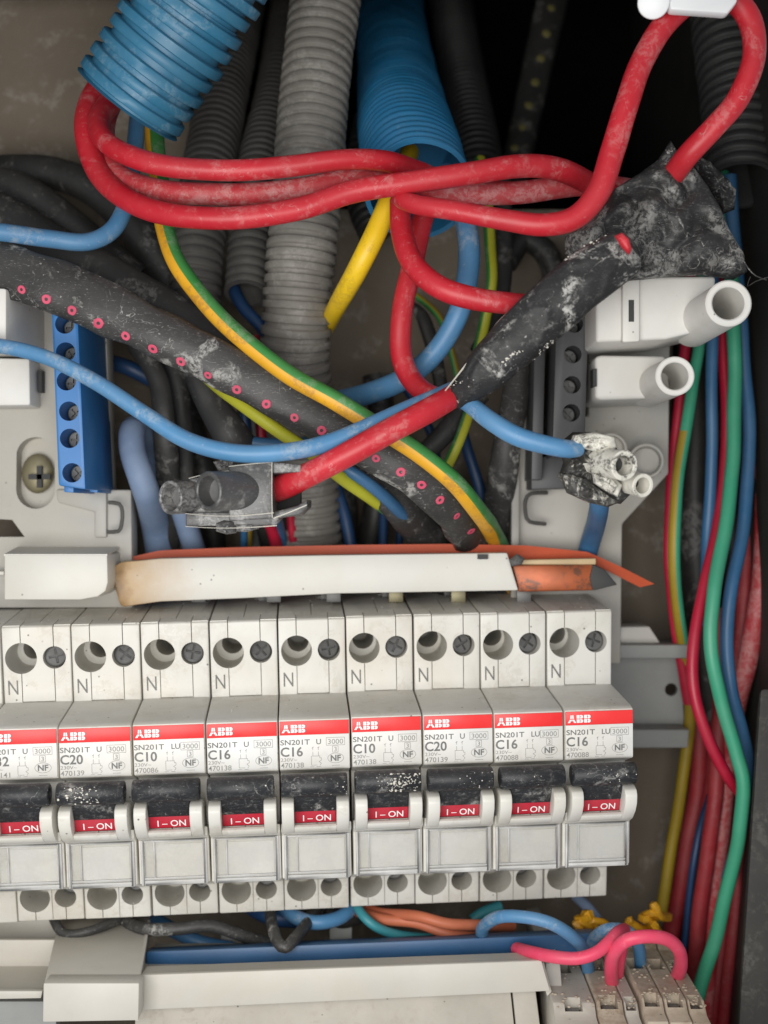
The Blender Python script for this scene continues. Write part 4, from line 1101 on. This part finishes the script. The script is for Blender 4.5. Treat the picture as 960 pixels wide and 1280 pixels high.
wire('pale_blue_cable', [(190, 560, 60, 26), (200, 590, 50, 27), (224, 630, 46, 28), (246, 700, 56, 28)], 27, 'pale_blue_cable',
     'second pale blue cable half hidden behind the smoky connector', 'cable', 'pale blue cables at left', n=16)
wire('blue_cable', [(745, 600, 10, 24), (750, 632, 14, 25), (743, 660, 36, 25), (736, 686, 45, 25), (728, 725, 46, 25)], 24, 'blue_wire',
     'blue cable dropping from the burnt connector behind the busbar', 'cable', GB, n=16)
GW = 'thin blue wires in the middle'
for pts, dia, mat, lab in (
    ([(246, 440, 44), (250, 490, 34), (268, 528, 30), (300, 550, 28), (350, 556, 28), (430, 548, 30), (470, 540, 34)], 17, 'blue_wire', 'blue wire curving under the pink-ringed cable above the sagging blue cable'),
    ([(292, 360, 50), (305, 385, 46), (330, 412, 44), (345, 440, 46)], 16, 'navy_wire', 'blue wire leaving the short grey conduit'),
    ([(279, 400, 56), (292, 450, 56), (305, 510, 56), (310, 580, 58)], 13, 'navy_wire', 'blue wire hanging between the grey conduits'),
    ([(135, 452, 60), (160, 460, 58), (190, 475, 60)], 20, 'navy_wire', 'blue wire stub right of the blue terminal bar'),
    ([(400, 570, 20), (440, 590, 17), (478, 618, 22), (512, 652, 36), (540, 690, 50), (562, 728, 56)], 16, 'blue_wire', 'blue wire sloping down left of the ringed cable end'),
    ([(572, 515, 60), (584, 560, 56), (600, 610, 56), (606, 640, 58)], 14, 'navy_wire', 'dark blue wire behind the crossing lime wire'),
    ([(345, 640, 30), (352, 665, 50), (358, 700, 56)], 10, 'blue_wire', 'blue wire just below the red cable entry of the smoky connector'),
    ([(305, 650, 40), (304, 700, 56)], 9, 'blue_wire', 'blue wire under the middle of the smoky connector'),
    ([(420, 610, 60), (432, 650, 58), (446, 720, 56)], 15, 'navy_wire', 'dark blue wire right of the lower grey conduit'),
    ([(480, 640, 66), (478, 720, 60)], 11, 'navy_wire', 'dark blue wire in the shadow under the blue slope'),
    ([(500, 470, 70), (545, 560, 66), (520, 620, 66)], 12, 'navy_wire', 'faint dark blue wire deep behind the tape tip')):
    wire('blue_wire', pts, dia, mat, lab, 'wire', GW, n=12)
for pts, dia, lab in (
    ([(318, 420, 62), (322, 480, 62), (328, 560, 62)], 14, 'red wire deep between the grey conduits'),
    ([(330, 640, 44), (342, 668, 50), (350, 710, 56)], 16, 'red wire loop peeping out under the smoky connector'),
    ([(362, 640, 50), (372, 710, 56)], 11, 'thin red wire right beside the blue one under the connector')):
    wire('red_wire', pts, dia, 'red_wire', lab, 'wire', 'red wires in the middle', n=12)

# ------------------------------------------------------------------ yellow / green wires
GY = 'yellow and green earth wires'
TT = ['yellow_orange', 'green']
wire('earth_wire', [(192, 120, 34), (194, 180, 30), (200, 240, 24), (206, 285, 18), (222, 330, 12), (258, 378, 8), (305, 425, 5), (360, 468, 3), (420, 502, 2), (470, 532, 3), (525, 568, 5), (570, 605, 8), (602, 644, 20), (620, 674, 43), (640, 735, 54)], 24, TT,
     'long green and yellow striped wire crossing from the blue conduit to lower centre', 'wire', GY, n=24, stripe=two_tone(-2.6, 0.15, 0.2))
wire('earth_wire', [(512, 190, 34, 24), (494, 235, 16, 26), (474, 282, 12, 28), (448, 335, 14, 27), (424, 378, 26, 24), (408, 408, 46, 22), (384, 440, 66, 20)], 26, 'yellow',
     'thick bright yellow cable leaving the centre conduit', 'cable', GY, n=18)
wire('earth_wire', [(250, 460, 34), (274, 485, 20), (310, 512, 14), (350, 540, 12), (392, 568, 10), (432, 600, 18), (468, 626, 28), (504, 652, 42), (530, 676, 52)], 17, ['lime', 'green'],
     'lime yellow wire passing under the sagging blue cable', 'wire', GY, n=16, stripe=lambda a, t: 1 if (t > 0.72 and 0.2 < a < 2.4) else 0)
wire('earth_wire', [(600, 200, 60), (608, 255, 50), (612, 310, 46), (614, 352, 44), (606, 400, 46), (596, 450, 50), (590, 500, 42), (574, 548, 36), (556, 590, 38), (548, 615, 44)], 14, ['lime', 'green'],
     'lime wire hanging behind the blue loop and the tape', 'wire', GY, n=14, stripe=two_tone(0.4, 2.0, 0))
wire('earth_wire', [(520, 370, 66), (548, 395, 62), (562, 430, 60), (572, 470, 60)], 9, ['olive_yellow', 'green'],
     'thin yellow and green wire left of the tape, deep behind', 'wire', GY, n=10, stripe=two_tone(0.2, 2.0, 0))
wire('earth_wire', [(312, 650, 52), (310, 700, 56)], 9, 'olive_yellow',
     'thin olive wire end under the smoky connector', 'wire', GY, n=10)

for pts, dia, mat, nm, lab in (  # dark cables added to darken the back behind the front wires
    ([(470, 470, 76), (480, 560, 74), (470, 640, 74), (450, 740, 80)], 34, 'sheath_dark', 'dark_fill_cable', 'added black cable darkening the gap under the blue loop'),
    ([(560, 600, 76), (575, 660, 76), (590, 740, 80)], 30, 'sheath_dark', 'dark_fill_cable', 'black cable added for shade, low between lime wire and upright dark cable'),
    ([(300, 430, 76), (320, 520, 76), (330, 620, 76), (320, 740, 80)], 44, 'sheath_dark', 'dark_fill_cable', 'black cable added for shade deep behind the sagging blue cable'),
    ([(410, 560, 78), (430, 640, 78), (420, 740, 80)], 36, 'sheath_dark', 'dark_fill_cable', 'black cable added for shade deep right of the large grey conduit'),
    ([(505, 600, 70), (500, 670, 70), (496, 740, 78)], 10, 'navy_wire', 'blue_wire', 'thin blue wire hanging in the dark under the pink rings'),
    ([(225, 430, 72), (236, 520, 72), (262, 620, 72), (270, 740, 78)], 30, 'sheath_dark', 'dark_fill_cable', 'black cable added for shade behind the pale blue pair'),
    ([(632, 330, 78), (655, 300, 80), (690, 330, 80), (700, 420, 84)], 30, 'sheath_dark', 'dark_fill_cable', 'black cable added for shade, arching behind the tape above the black bar')):
    wire(nm, pts, dia, mat, lab, 'cable' if 'cable' in nm else 'wire', 'dark cables added to deepen the shade in the middle', n=14)
# ------------------------------------------------------------------ wire bundle down the right side
GRB = 'wires running down the right side'
for nm, pts, dia, mats, lab, st in (
    ('red_wire', [(866, 300, 66), (860, 400, 60), (851, 480, 56), (843, 560, 54), (837, 640, 52), (836, 720, 52), (848, 800, 56), (862, 880, 60)], 14, 'red_wire', 'leftmost red wire of the side bundle', None),
    ('earth_wire', [(884, 300, 62), (875, 410, 54), (866, 480, 50), (855, 550, 48), (846, 620, 46), (843, 690, 46), (848, 760, 50), (858, 830, 58), (864, 900, 64), (852, 980, 66), (838, 1060, 68), (826, 1150, 70)], 15, ['green_wire', 'olive_yellow'],
     'green wire turning yellow lower down, beside the leftmost red wire', lambda a, t: 1 if (t > 0.62 or (t > 0.28 and 0.2 < a < 2.6)) else 0),
    ('blue_wire', [(893, 300, 56), (890, 410, 50), (890, 500, 48), (888, 600, 48), (884, 680, 50), (880, 780, 58)], 15, 'blue_wire', 'left blue wire of the side bundle, between green and red', None),
    ('red_wire', [(903, 300, 58), (904, 410, 54), (908, 500, 52), (907, 590, 50), (897, 660, 46), (880, 730, 40), (868, 800, 36), (868, 860, 34), (882, 915, 34), (906, 965, 36), (924, 990, 40)], 15, 'red_wire', 'red wire bulging left in front of the side bundle', None),
    ('green_wire', [(914, 320, 50), (917, 410, 46), (918, 500, 44), (915, 590, 40), (905, 670, 34), (892, 740, 28), (890, 810, 26), (902, 880, 27), (920, 940, 28), (931, 985, 28), (925, 1040, 30), (912, 1100, 34), (893, 1170, 38), (872, 1250, 42), (860, 1320, 44)], 18, 'green_wire', 'bright green wire running the whole side in front', None),
    ('blue_wire', [(912, 220, 58), (918, 300, 56), (926, 400, 52), (933, 500, 50), (936, 590, 46), (929, 660, 42), (915, 730, 36), (908, 800, 34), (914, 860, 34), (928, 915, 36), (934, 960, 40), (926, 1030, 46), (910, 1100, 52)], 17, 'blue_wire', 'right blue wire of the side bundle, close to the bright green one', None),
    ('red_cable', [(940, 480, 60), (953, 560, 56), (956, 650, 54), (950, 740, 52), (936, 820, 52), (922, 880, 56), (910, 960, 60), (898, 1060, 62), (886, 1180, 64), (876, 1320, 66)], 24, 'red_cable_dusty', 'dusty faded red cable at the outer right of the bundle', None),
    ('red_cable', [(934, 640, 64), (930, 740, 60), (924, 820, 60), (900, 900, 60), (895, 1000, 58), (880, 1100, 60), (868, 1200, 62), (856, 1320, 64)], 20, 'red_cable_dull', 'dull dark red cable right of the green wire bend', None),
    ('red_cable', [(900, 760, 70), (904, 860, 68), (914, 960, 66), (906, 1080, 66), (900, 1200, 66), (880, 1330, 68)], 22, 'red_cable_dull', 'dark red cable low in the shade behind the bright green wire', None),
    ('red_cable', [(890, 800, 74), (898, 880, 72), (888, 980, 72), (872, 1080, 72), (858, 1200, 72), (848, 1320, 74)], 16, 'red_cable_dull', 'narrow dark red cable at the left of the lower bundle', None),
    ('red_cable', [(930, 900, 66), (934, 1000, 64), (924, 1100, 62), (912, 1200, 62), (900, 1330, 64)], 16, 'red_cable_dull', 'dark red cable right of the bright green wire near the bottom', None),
    ('dark_fill_cable', [(876, 340, 76), (870, 450, 74), (868, 600, 72), (872, 720, 72), (888, 860, 76), (920, 960, 80)], 44, 'sheath_dark', 'thick black cable added as the dark void behind the side bundle', None),  # black cable added to stand in for the dark void here
    ('dark_fill_cable', [(910, 420, 80), (914, 560, 78), (918, 700, 78), (920, 860, 80)], 34, 'sheath_dark', 'black cable deep behind the side bundle at right', None),
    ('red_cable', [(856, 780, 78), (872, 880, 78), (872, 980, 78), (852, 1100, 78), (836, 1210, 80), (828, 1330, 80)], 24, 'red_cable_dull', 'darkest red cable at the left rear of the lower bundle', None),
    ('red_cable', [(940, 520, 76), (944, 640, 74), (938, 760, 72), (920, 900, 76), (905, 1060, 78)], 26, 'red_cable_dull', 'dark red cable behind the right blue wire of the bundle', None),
    ('dark_fill_cable', [(930, 600, 84), (936, 800, 84), (940, 1000, 84), (930, 1330, 84)], 50, 'sheath_dark', 'wide black cable against the side wall at right', None),
    ('green_wire', [(906, 215, 62), (907, 270, 60), (908, 330, 60)], 10, 'green_wire', 'green wire leaving the black ribbed conduit', None),
    ('blue_wire', [(905, 900, 78), (892, 980, 72), (872, 1050, 66), (862, 1120, 66), (850, 1230, 68)], 9, 'navy_wire', 'thin dark blue wire low in the side bundle', None)):
    wire(nm, pts, dia, mats, lab, 'cable' if 'cable' in nm else 'wire', GRB, n=14, stripe=st, wob=0.7)
single('side_strip', hexa(MB(), [(950, 860), (1010, 860), (990, 1400), (915, 1400)], 18, [(945, 900), (1000, 900), (980, 1400), (900, 1400)], 60), 'strip_dark', 'dark dusty strip standing along the lower right edge', 'strip', bevel=1.2)

# ------------------------------------------------------------------ tape wrap and crumpled tape
tw = empty('taped_joint', P(660, 410, -8), 'long black taped cable joint dusted with white plaster', 'taped joint')
path = spline(pxpath([(566, 502, -8, 24), (583, 486, -10, 40), (612, 458, -13, 58), (665, 408, -16, 68), (722, 357, -18, 71), (764, 327, -18, 66), (781, 318, -17.5, 60), (785, 316, -17, 48)], 60), 0.7)
mb = MB()
sweep(mb, path, 48, 0.66, None, 0, 3.3, 0.05)
for q, p in enumerate(mb.v):
    w = noise.noise(p*0.11+Vector((3, 1, 7)))*0.9 + (0.5-abs(noise.noise(p*0.28)))*0.8 + noise.noise(p*0.8)*0.18
    cr = max(0, 1-abs(noise.noise(Vector((p.x*0.05+p.z*0.05, (p.x-p.z)*0.16, 3))))*9)*0.55
    mb.v[q] = p+Vector((0, -w*0.32-cr, w*0.1))
part('wrap', mb, 'tape_black', tw, sm=80)
mb = MB(); sweep(mb, spline(pxpath([(553, 493, -10), (575, 465, -13), (600, 433, -14), (622, 404, -14), (642, 384, -15)], 2.0)), 8, wob=0.4, seed=2, lump=0.9)
part('tape_edge', mb, 'plaster', tw)
part('bared_red', blob(MB(), [(768, 295), (777, 291), (786, 299), (790, 312), (786, 319), (777, 310)], -24.5, 1.6, 5, 0.3, 0.4, 1, dens=3), 'red_cable', tw)
pm_ = MB()
rr = random.Random(11)
for (x0, y0, x1, y1, n_) in ((700, 318, 760, 292, 60), (690, 330, 715, 318, 40), (560, 482, 575, 478, 12), (690, 425, 668, 452, 30), (627, 455, 655, 435, 26)):
    for _ in range(n_):
        t = rr.random()
        px, py = x0+(x1-x0)*t+rr.gauss(0, 2.2), y0+(y1-y0)*t+rr.gauss(0, 2.0)
        pm_.v and None
        cam_p = Vector((0, -D, 0))
        hit = None
        if 'BV' not in globals():
            from mathutils.bvhtree import BVHTree
            src = [o for o in tw.children if o.name.startswith('wrap')][0]
            BV = BVHTree.FromPolygons([v.co/S+tw.location/S for v in src.data.vertices], [list(f.vertices) for f in src.data.polygons])
        hit, nr, _, _ = BV.ray_cast(cam_p, (P(px, py, 0)-cam_p).normalized())
        if hit: pm_.ball(hit, rr.uniform(0.08, 0.2)*rr.choice((1, 1, 1.4, 2.2)), n=4, sq=(1, 0.5, rr.uniform(.5, 1)))
o = part('plaster_crumbs', pm_, 'plaster', tw); o['kind'] = 'stuff'

ct = empty('crumpled_tape', P(820, 270, 0), 'crumpled dusty black tape sheet with a pointed top, over the large white post', 'tape')
part('sheet', blob(MB(), [(838, 176), (850, 196), (868, 212), (884, 232), (898, 258), (912, 288), (930, 318), (934, 340), (916, 350), (880, 344), (840, 346), (800, 350), (770, 352), (735, 345), (706, 318), (706, 296), (735, 278), (760, 250), (768, 236), (800, 216), (822, 200)], 3, 6.5, 30, 2.0, 0.055, 4.0, sharp=3.0, dens=6), 'tape_crumpled', ct, sm=80)
part('fold', blob(MB(), [(850, 190), (872, 196), (896, 214), (920, 240), (918, 262), (904, 268), (884, 240), (862, 215)], 12, 5, 14, 2.0, 0.2, 9.0, sharp=1.2, dens=5), 'tape_crumpled', ct, sm=80)
mb = MB(); sweep(mb, spline(pxpath([(925, 318, -2), (935, 335, -3), (945, 345, -4), (958, 350, -3)], 1.6)), 6)
part('fibre', mb, 'sheath_black', ct)
mb = MB(); sweep(mb, spline(pxpath([(938, 346, -3), (934, 358, -4), (944, 352, -4), (962, 346, -4)], 1.2)), 6)
part('fibre', mb, 'sheath_black', ct)

# ------------------------------------------------------------------ smoky double connector
cn = empty('connector', P(300, 620, -8), 'smoky grey double screw connector holding the short red cable', 'connector')
me = make_mesh('housing', hexa(MB(), [(286, 583), (340, 577), (342, 648), (286, 652)], -15, [(296, 587), (348, 582), (350, 640), (296, 642)], 6), ['connector_smoke'], bevel=0.45, org=cn.location/S)
link('housing', me, cn)
part('housing_left', hexa(MB(), [(236, 598), (288, 592), (288, 642), (236, 645)], -9, [(246, 600), (292, 596), (292, 638), (246, 640)], 6), 'connector_smoke', cn, bevel=0.45)
part('lower_flange', hexa(MB(), [(232, 641), (352, 640), (346, 657), (232, 658)], -11, [(240, 640), (360, 634), (358, 644), (240, 653)], 4), 'connector_smoke', cn, bevel=0.4)
for nm_, fq, bq in (('entry_wall', [(340, 577), (376, 581), (376, 590), (340, 592)], [(346, 584), (378, 588), (378, 594), (346, 596)]),
                    ('entry_wall', [(342, 640), (372, 632), (384, 624), (384, 634), (374, 644), (342, 648)], None),
                    ('entry_back', [(344, 590), (376, 590), (376, 636), (344, 640)], None)):
    m_ = MB()
    if bq: hexa(m_, fq, -14, bq, 4)
    elif nm_ == 'entry_back': m_.pxpoly(fq, 1, 5)
    else: m_.pxpoly(fq, -13, 4)
    part(nm_, m_, 'connector_smoke' if nm_ != 'entry_back' else 'bore_dark', cn, bevel=0.3)
part('screw_barrel', MB().cyl(P(318, 613, -10), P(259, 614, -21), mm(24.5, -16), 40, bore=mm(18.5, -16), depth=9), 'connector_smoke', cn, sm=30)
part('screw_barrel', MB().cyl(P(256, 620, -4), P(212, 622, -13), mm(21, -10), 40, bore=mm(16.5, -10), depth=8), 'connector_smoke', cn, sm=30)
part('screw', MB().cyl(P(272, 614, -15), P(267, 614, -16.5), mm(16, -14), 20), 'screw_metal', cn)
part('screw', MB().cyl(P(224, 622, -7), P(219, 622, -8.5), mm(14, -8), 20), 'screw_metal', cn)
part('snap_ear', blob(MB(), [(266, 577), (276, 574), (294, 574), (292, 584), (284, 592), (274, 590)], -10, 1.6, 7, 1.2, 0.8, 1, dens=4), 'connector_smoke', cn, sm=40)
part('snap_ear', blob(MB(), [(270, 654), (280, 650), (292, 652), (296, 666), (284, 668), (270, 664)], -11, 1.8, 7, 1.2, 0.8, 5, dens=4), 'connector_smoke', cn, sm=40)
part('snap_ear', blob(MB(), [(292, 655), (325, 653), (324, 661), (308, 665), (294, 664)], -10, 1.4, 7, 1.0, 0.8, 8, dens=4), 'connector_smoke', cn, sm=40)
for pts in ([(286, 583), (312, 580), (340, 577)], [(340, 577), (341, 610), (342, 648)], [(232, 642), (286, 643), (342, 641)], [(232, 658), (290, 658), (346, 657)], [(236, 598), (262, 592), (286, 590)], [(342, 648), (366, 640), (384, 633)]):
    m_ = MB(); sweep(m_, spline(pxpath([(x, y, -15.2 if x >= 286 else -11.5) for x, y in pts], 1.0)), 6, wob=0.7, seed=pts[0][0], lump=0.9)
    part('frayed_edge', m_, 'plaster', cn)

# ------------------------------------------------------------------ burnt connector
bc_ = empty('burnt_connector', P(755, 585, -8), 'burnt cream connector crusted with black soot, at the end of the blue cable', 'connector')
part('crust', blob(MB(), [(706, 548), (716, 540), (738, 540), (758, 546), (770, 556), (776, 580), (788, 598), (790, 616), (776, 630), (752, 628), (732, 618), (708, 610), (698, 596), (704, 578), (698, 562)], -6, 6, 16, 2.2, 0.25, 2.0, sharp=1.2, dens=5), 'connector_burnt', bc_, sm=70)
part('barrel', MB().cyl(P(738, 576, -6), P(781, 582, -20), mm(19, -16), 32, bore=mm(12.5, -16), depth=6), 'connector_cream', bc_, sm=30)
part('barrel', MB().cyl(P(770, 598, -4), P(804, 607, -15), mm(15, -12), 30, bore=mm(10, -12), depth=6), 'connector_cream', bc_, sm=30)
part('screw', MB().cyl(P(778, 582, -13), P(777, 582, -15), mm(12, -14), 18), 'bore_dark', bc_)  # dark disc, not a screw: paints the shade inside the barrel
part('screw', MB().cyl(P(800, 606, -8), P(799, 606, -10), mm(9.5, -12), 18), 'bore_dark', bc_)  # second dark disc, coloured as the shade of the smaller bore
part('body_flake', blob(MB(), [(716, 544), (742, 540), (768, 546), (772, 560), (750, 566), (726, 560), (712, 554)], -13, 2.5, 10, 1.4, 0.35, 8.0, sharp=1.0, dens=4), 'connector_cream', bc_, sm=70)
part('body_flake', blob(MB(), [(740, 592), (764, 594), (778, 606), (772, 622), (756, 614), (742, 604)], -13, 2.5, 10, 1.4, 0.35, 5.0, sharp=1.0, dens=4), 'connector_cream', bc_, sm=70)
part('melted_rim', blob(MB(), [(698, 590), (712, 592), (734, 600), (752, 614), (774, 628), (760, 634), (734, 628), (708, 616)], -12, 3, 10, 1.6, 0.35, 3.0, sharp=1.0, dens=4), 'connector_burnt', bc_, sm=70)

# ------------------------------------------------------------------ white clip at the top
cl = empty('cable_clip', P(860, 5, -14), 'white plastic clip gripping the top of the red hoop', 'clip')
part('body', MB().pxpoly([(828, -50), (922, -50), (922, 2), (910, 17), (868, 14), (838, 12)], -21, -17.5), 'clip_white', cl, bevel=0.7)
part('knob', MB().cyl(P(817, 3, -16), P(817, 3, -21), mm(20, -20), 28), 'clip_white', cl, bevel=0.5)

# ------------------------------------------------------------------ wires under the breakers
GU = 'wires under the breakers'
for nm, pts, dia, mats, lab in (
    ('blue_wire', [(603, 1172, 30), (604, 1158, 22), (622, 1146, 14), (652, 1146, 10), (686, 1154, 8), (714, 1170, 10), (730, 1188, 16), (735, 1215, 26)], 16, 'blue_cable', 'light blue wire arching over the blue busbar'),
    ('blue_wire', [(736, 1196, 30), (742, 1175, 24), (760, 1162, 20), (784, 1164, 20), (797, 1180, 22), (800, 1202, 28), (800, 1220, 34)], 15, 'blue_cable', 'blue wire hooping down into the terminal block behind the pink ones'),
    ('pink_wire', [(646, 1186, 20), (664, 1190, 12), (692, 1196, 6), (720, 1198, 4), (744, 1191, 4), (760, 1178, 6), (772, 1166, 10), (780, 1162, 18)], 16, 'pink_wire', 'pink wire lying across the end of the blue busbar'),
    ('pink_wire', [(765, 1230, 18), (764, 1210, 10), (768, 1190, 5), (784, 1174, 2), (810, 1169, 2), (834, 1173, 4), (849, 1187, 8), (852, 1205, 14), (846, 1222, 22)], 17, 'pink_wire', 'pink wire arching between two terminal blocks'),
    ('pink_wire', [(773, 1225, 22), (776, 1200, 18), (780, 1175, 16), (776, 1164, 16)], 13, 'pink_wire', 'pink wire standing upright behind the arched one'),
    ('orange_wire', [(440, 1118, 50), (470, 1140, 46), (520, 1145, 35), (560, 1155, 33), (602, 1157, 37), (640, 1158, 45)], 14, 'orange_wire', 'upper orange wire beneath the middle breakers'),
    ('orange_wire', [(430, 1130, 52), (470, 1147, 41), (520, 1154, 37), (560, 1168, 35), (596, 1172, 39), (640, 1174, 49)], 14, 'orange_wire', 'lower orange wire beneath the middle breakers'),
    ('teal_wire', [(440, 1120, 46), (456, 1146, 37), (482, 1164, 37), (524, 1172, 41), (580, 1172, 49)], 12, 'teal_wire', 'teal wire bowing below the orange wires'),
    ('teal_wire', [(590, 1150, 55), (604, 1140, 56), (625, 1132, 58)], 14, 'teal_wire', 'short teal wire behind the light blue arch'),
    ('teal_wire', [(720, 1120, 60), (735, 1134, 56), (748, 1150, 53)], 14, 'pale_blue_cable', 'pale blue wire end below the last breaker'),
    ('blue_wire', [(352, 1133, 46), (370, 1147, 40), (395, 1153, 37), (425, 1147, 40), (445, 1131, 46)], 18, 'blue_cable', 'blue wire loop sagging under the fourth and fifth breakers'),
    ('blue_wire', [(310, 1130, 56), (340, 1146, 49), (380, 1150, 51)], 22, 'navy_wire', 'dark blue wire in shadow left of the sagging blue loop'),
    ('blue_wire', [(180, 1140, 58), (210, 1160, 49), (250, 1178, 45), (290, 1186, 45)], 18, 'blue_wire', 'blue wire sloping down beside the beige end cap'),
    ('black_wire', [(60, 1120, 50), (68, 1150, 35), (82, 1167, 31), (112, 1164, 31), (146, 1150, 37), (170, 1130, 50)], 12, 'sheath_black', 'smoky black wire loop over the beige end cap'),
    ('black_wire', [(140, 1140, 46), (176, 1160, 33), (220, 1162, 31), (262, 1158, 33), (300, 1168, 35), (345, 1182, 39)], 16, 'sheath_black', 'long black wire running left of the pointed black loop'),
    ('black_wire', [(338, 1133, 44), (340, 1155, 32), (347, 1178, 22), (356, 1184, 21), (366, 1174, 24), (384, 1154, 36), (402, 1134, 48)], 15, 'sheath_black', 'black wire bent into a pointed loop over the blue busbar'),
    ('black_wire', [(400, 1120, 54), (424, 1150, 45), (460, 1140, 52)], 20, 'sheath_dark', 'black wire behind the small grey bracket')):
    wire(nm, pts, dia, mats, lab, 'wire', GU, n=14)
br = MB().pxpoly([(412, 1157), (440, 1157), (440, 1182), (412, 1182)], 48, 52)
single('bracket', br, 'rail_grey', 'small grey bracket with a slot behind the pointed black loop', 'bracket', bevel=0.3)
br = MB().pxpoly([(276, 1166), (302, 1166), (302, 1190), (276, 1190)], 50, 54)
single('bracket', br, 'rail_grey', 'small dim bracket behind the long black wire', 'bracket', bevel=0.3)
rr = random.Random(3)
for (cx_, cy_, sx, lab) in ((728, 1152, 20, 'yellow crimped wire ends clumped under the last breaker'), (796, 1146, 22, 'yellow crimped wire ends clumped behind the pink arch')):
    root = empty('crimped_ends', P(cx_, cy_, 44), lab, 'wire ends', 'yellow crimped wire ends')
    for k in range(5):
        a = rr.uniform(0, 6.28); x0 = cx_+rr.uniform(-sx, sx); y0 = cy_+rr.uniform(-9, 9)
        pts = [(x0, y0, 44+rr.uniform(-4, 4)), (x0+rr.uniform(-6, 10), y0+rr.uniform(-9, 4), 42), (x0+rr.uniform(4, 18), y0+rr.uniform(-4, 10), 44), (x0+rr.uniform(2, 20), y0+rr.uniform(8, 24), 50)]
        mb = MB(); sweep(mb, spline(pxpath(pts, rr.uniform(8.5, 12))), 12, wob=0.8, seed=k*2.2, lump=0.3)
        part('crimped_end', mb, 'yellow_orange', root)

# loose grit lying on the breaker tops
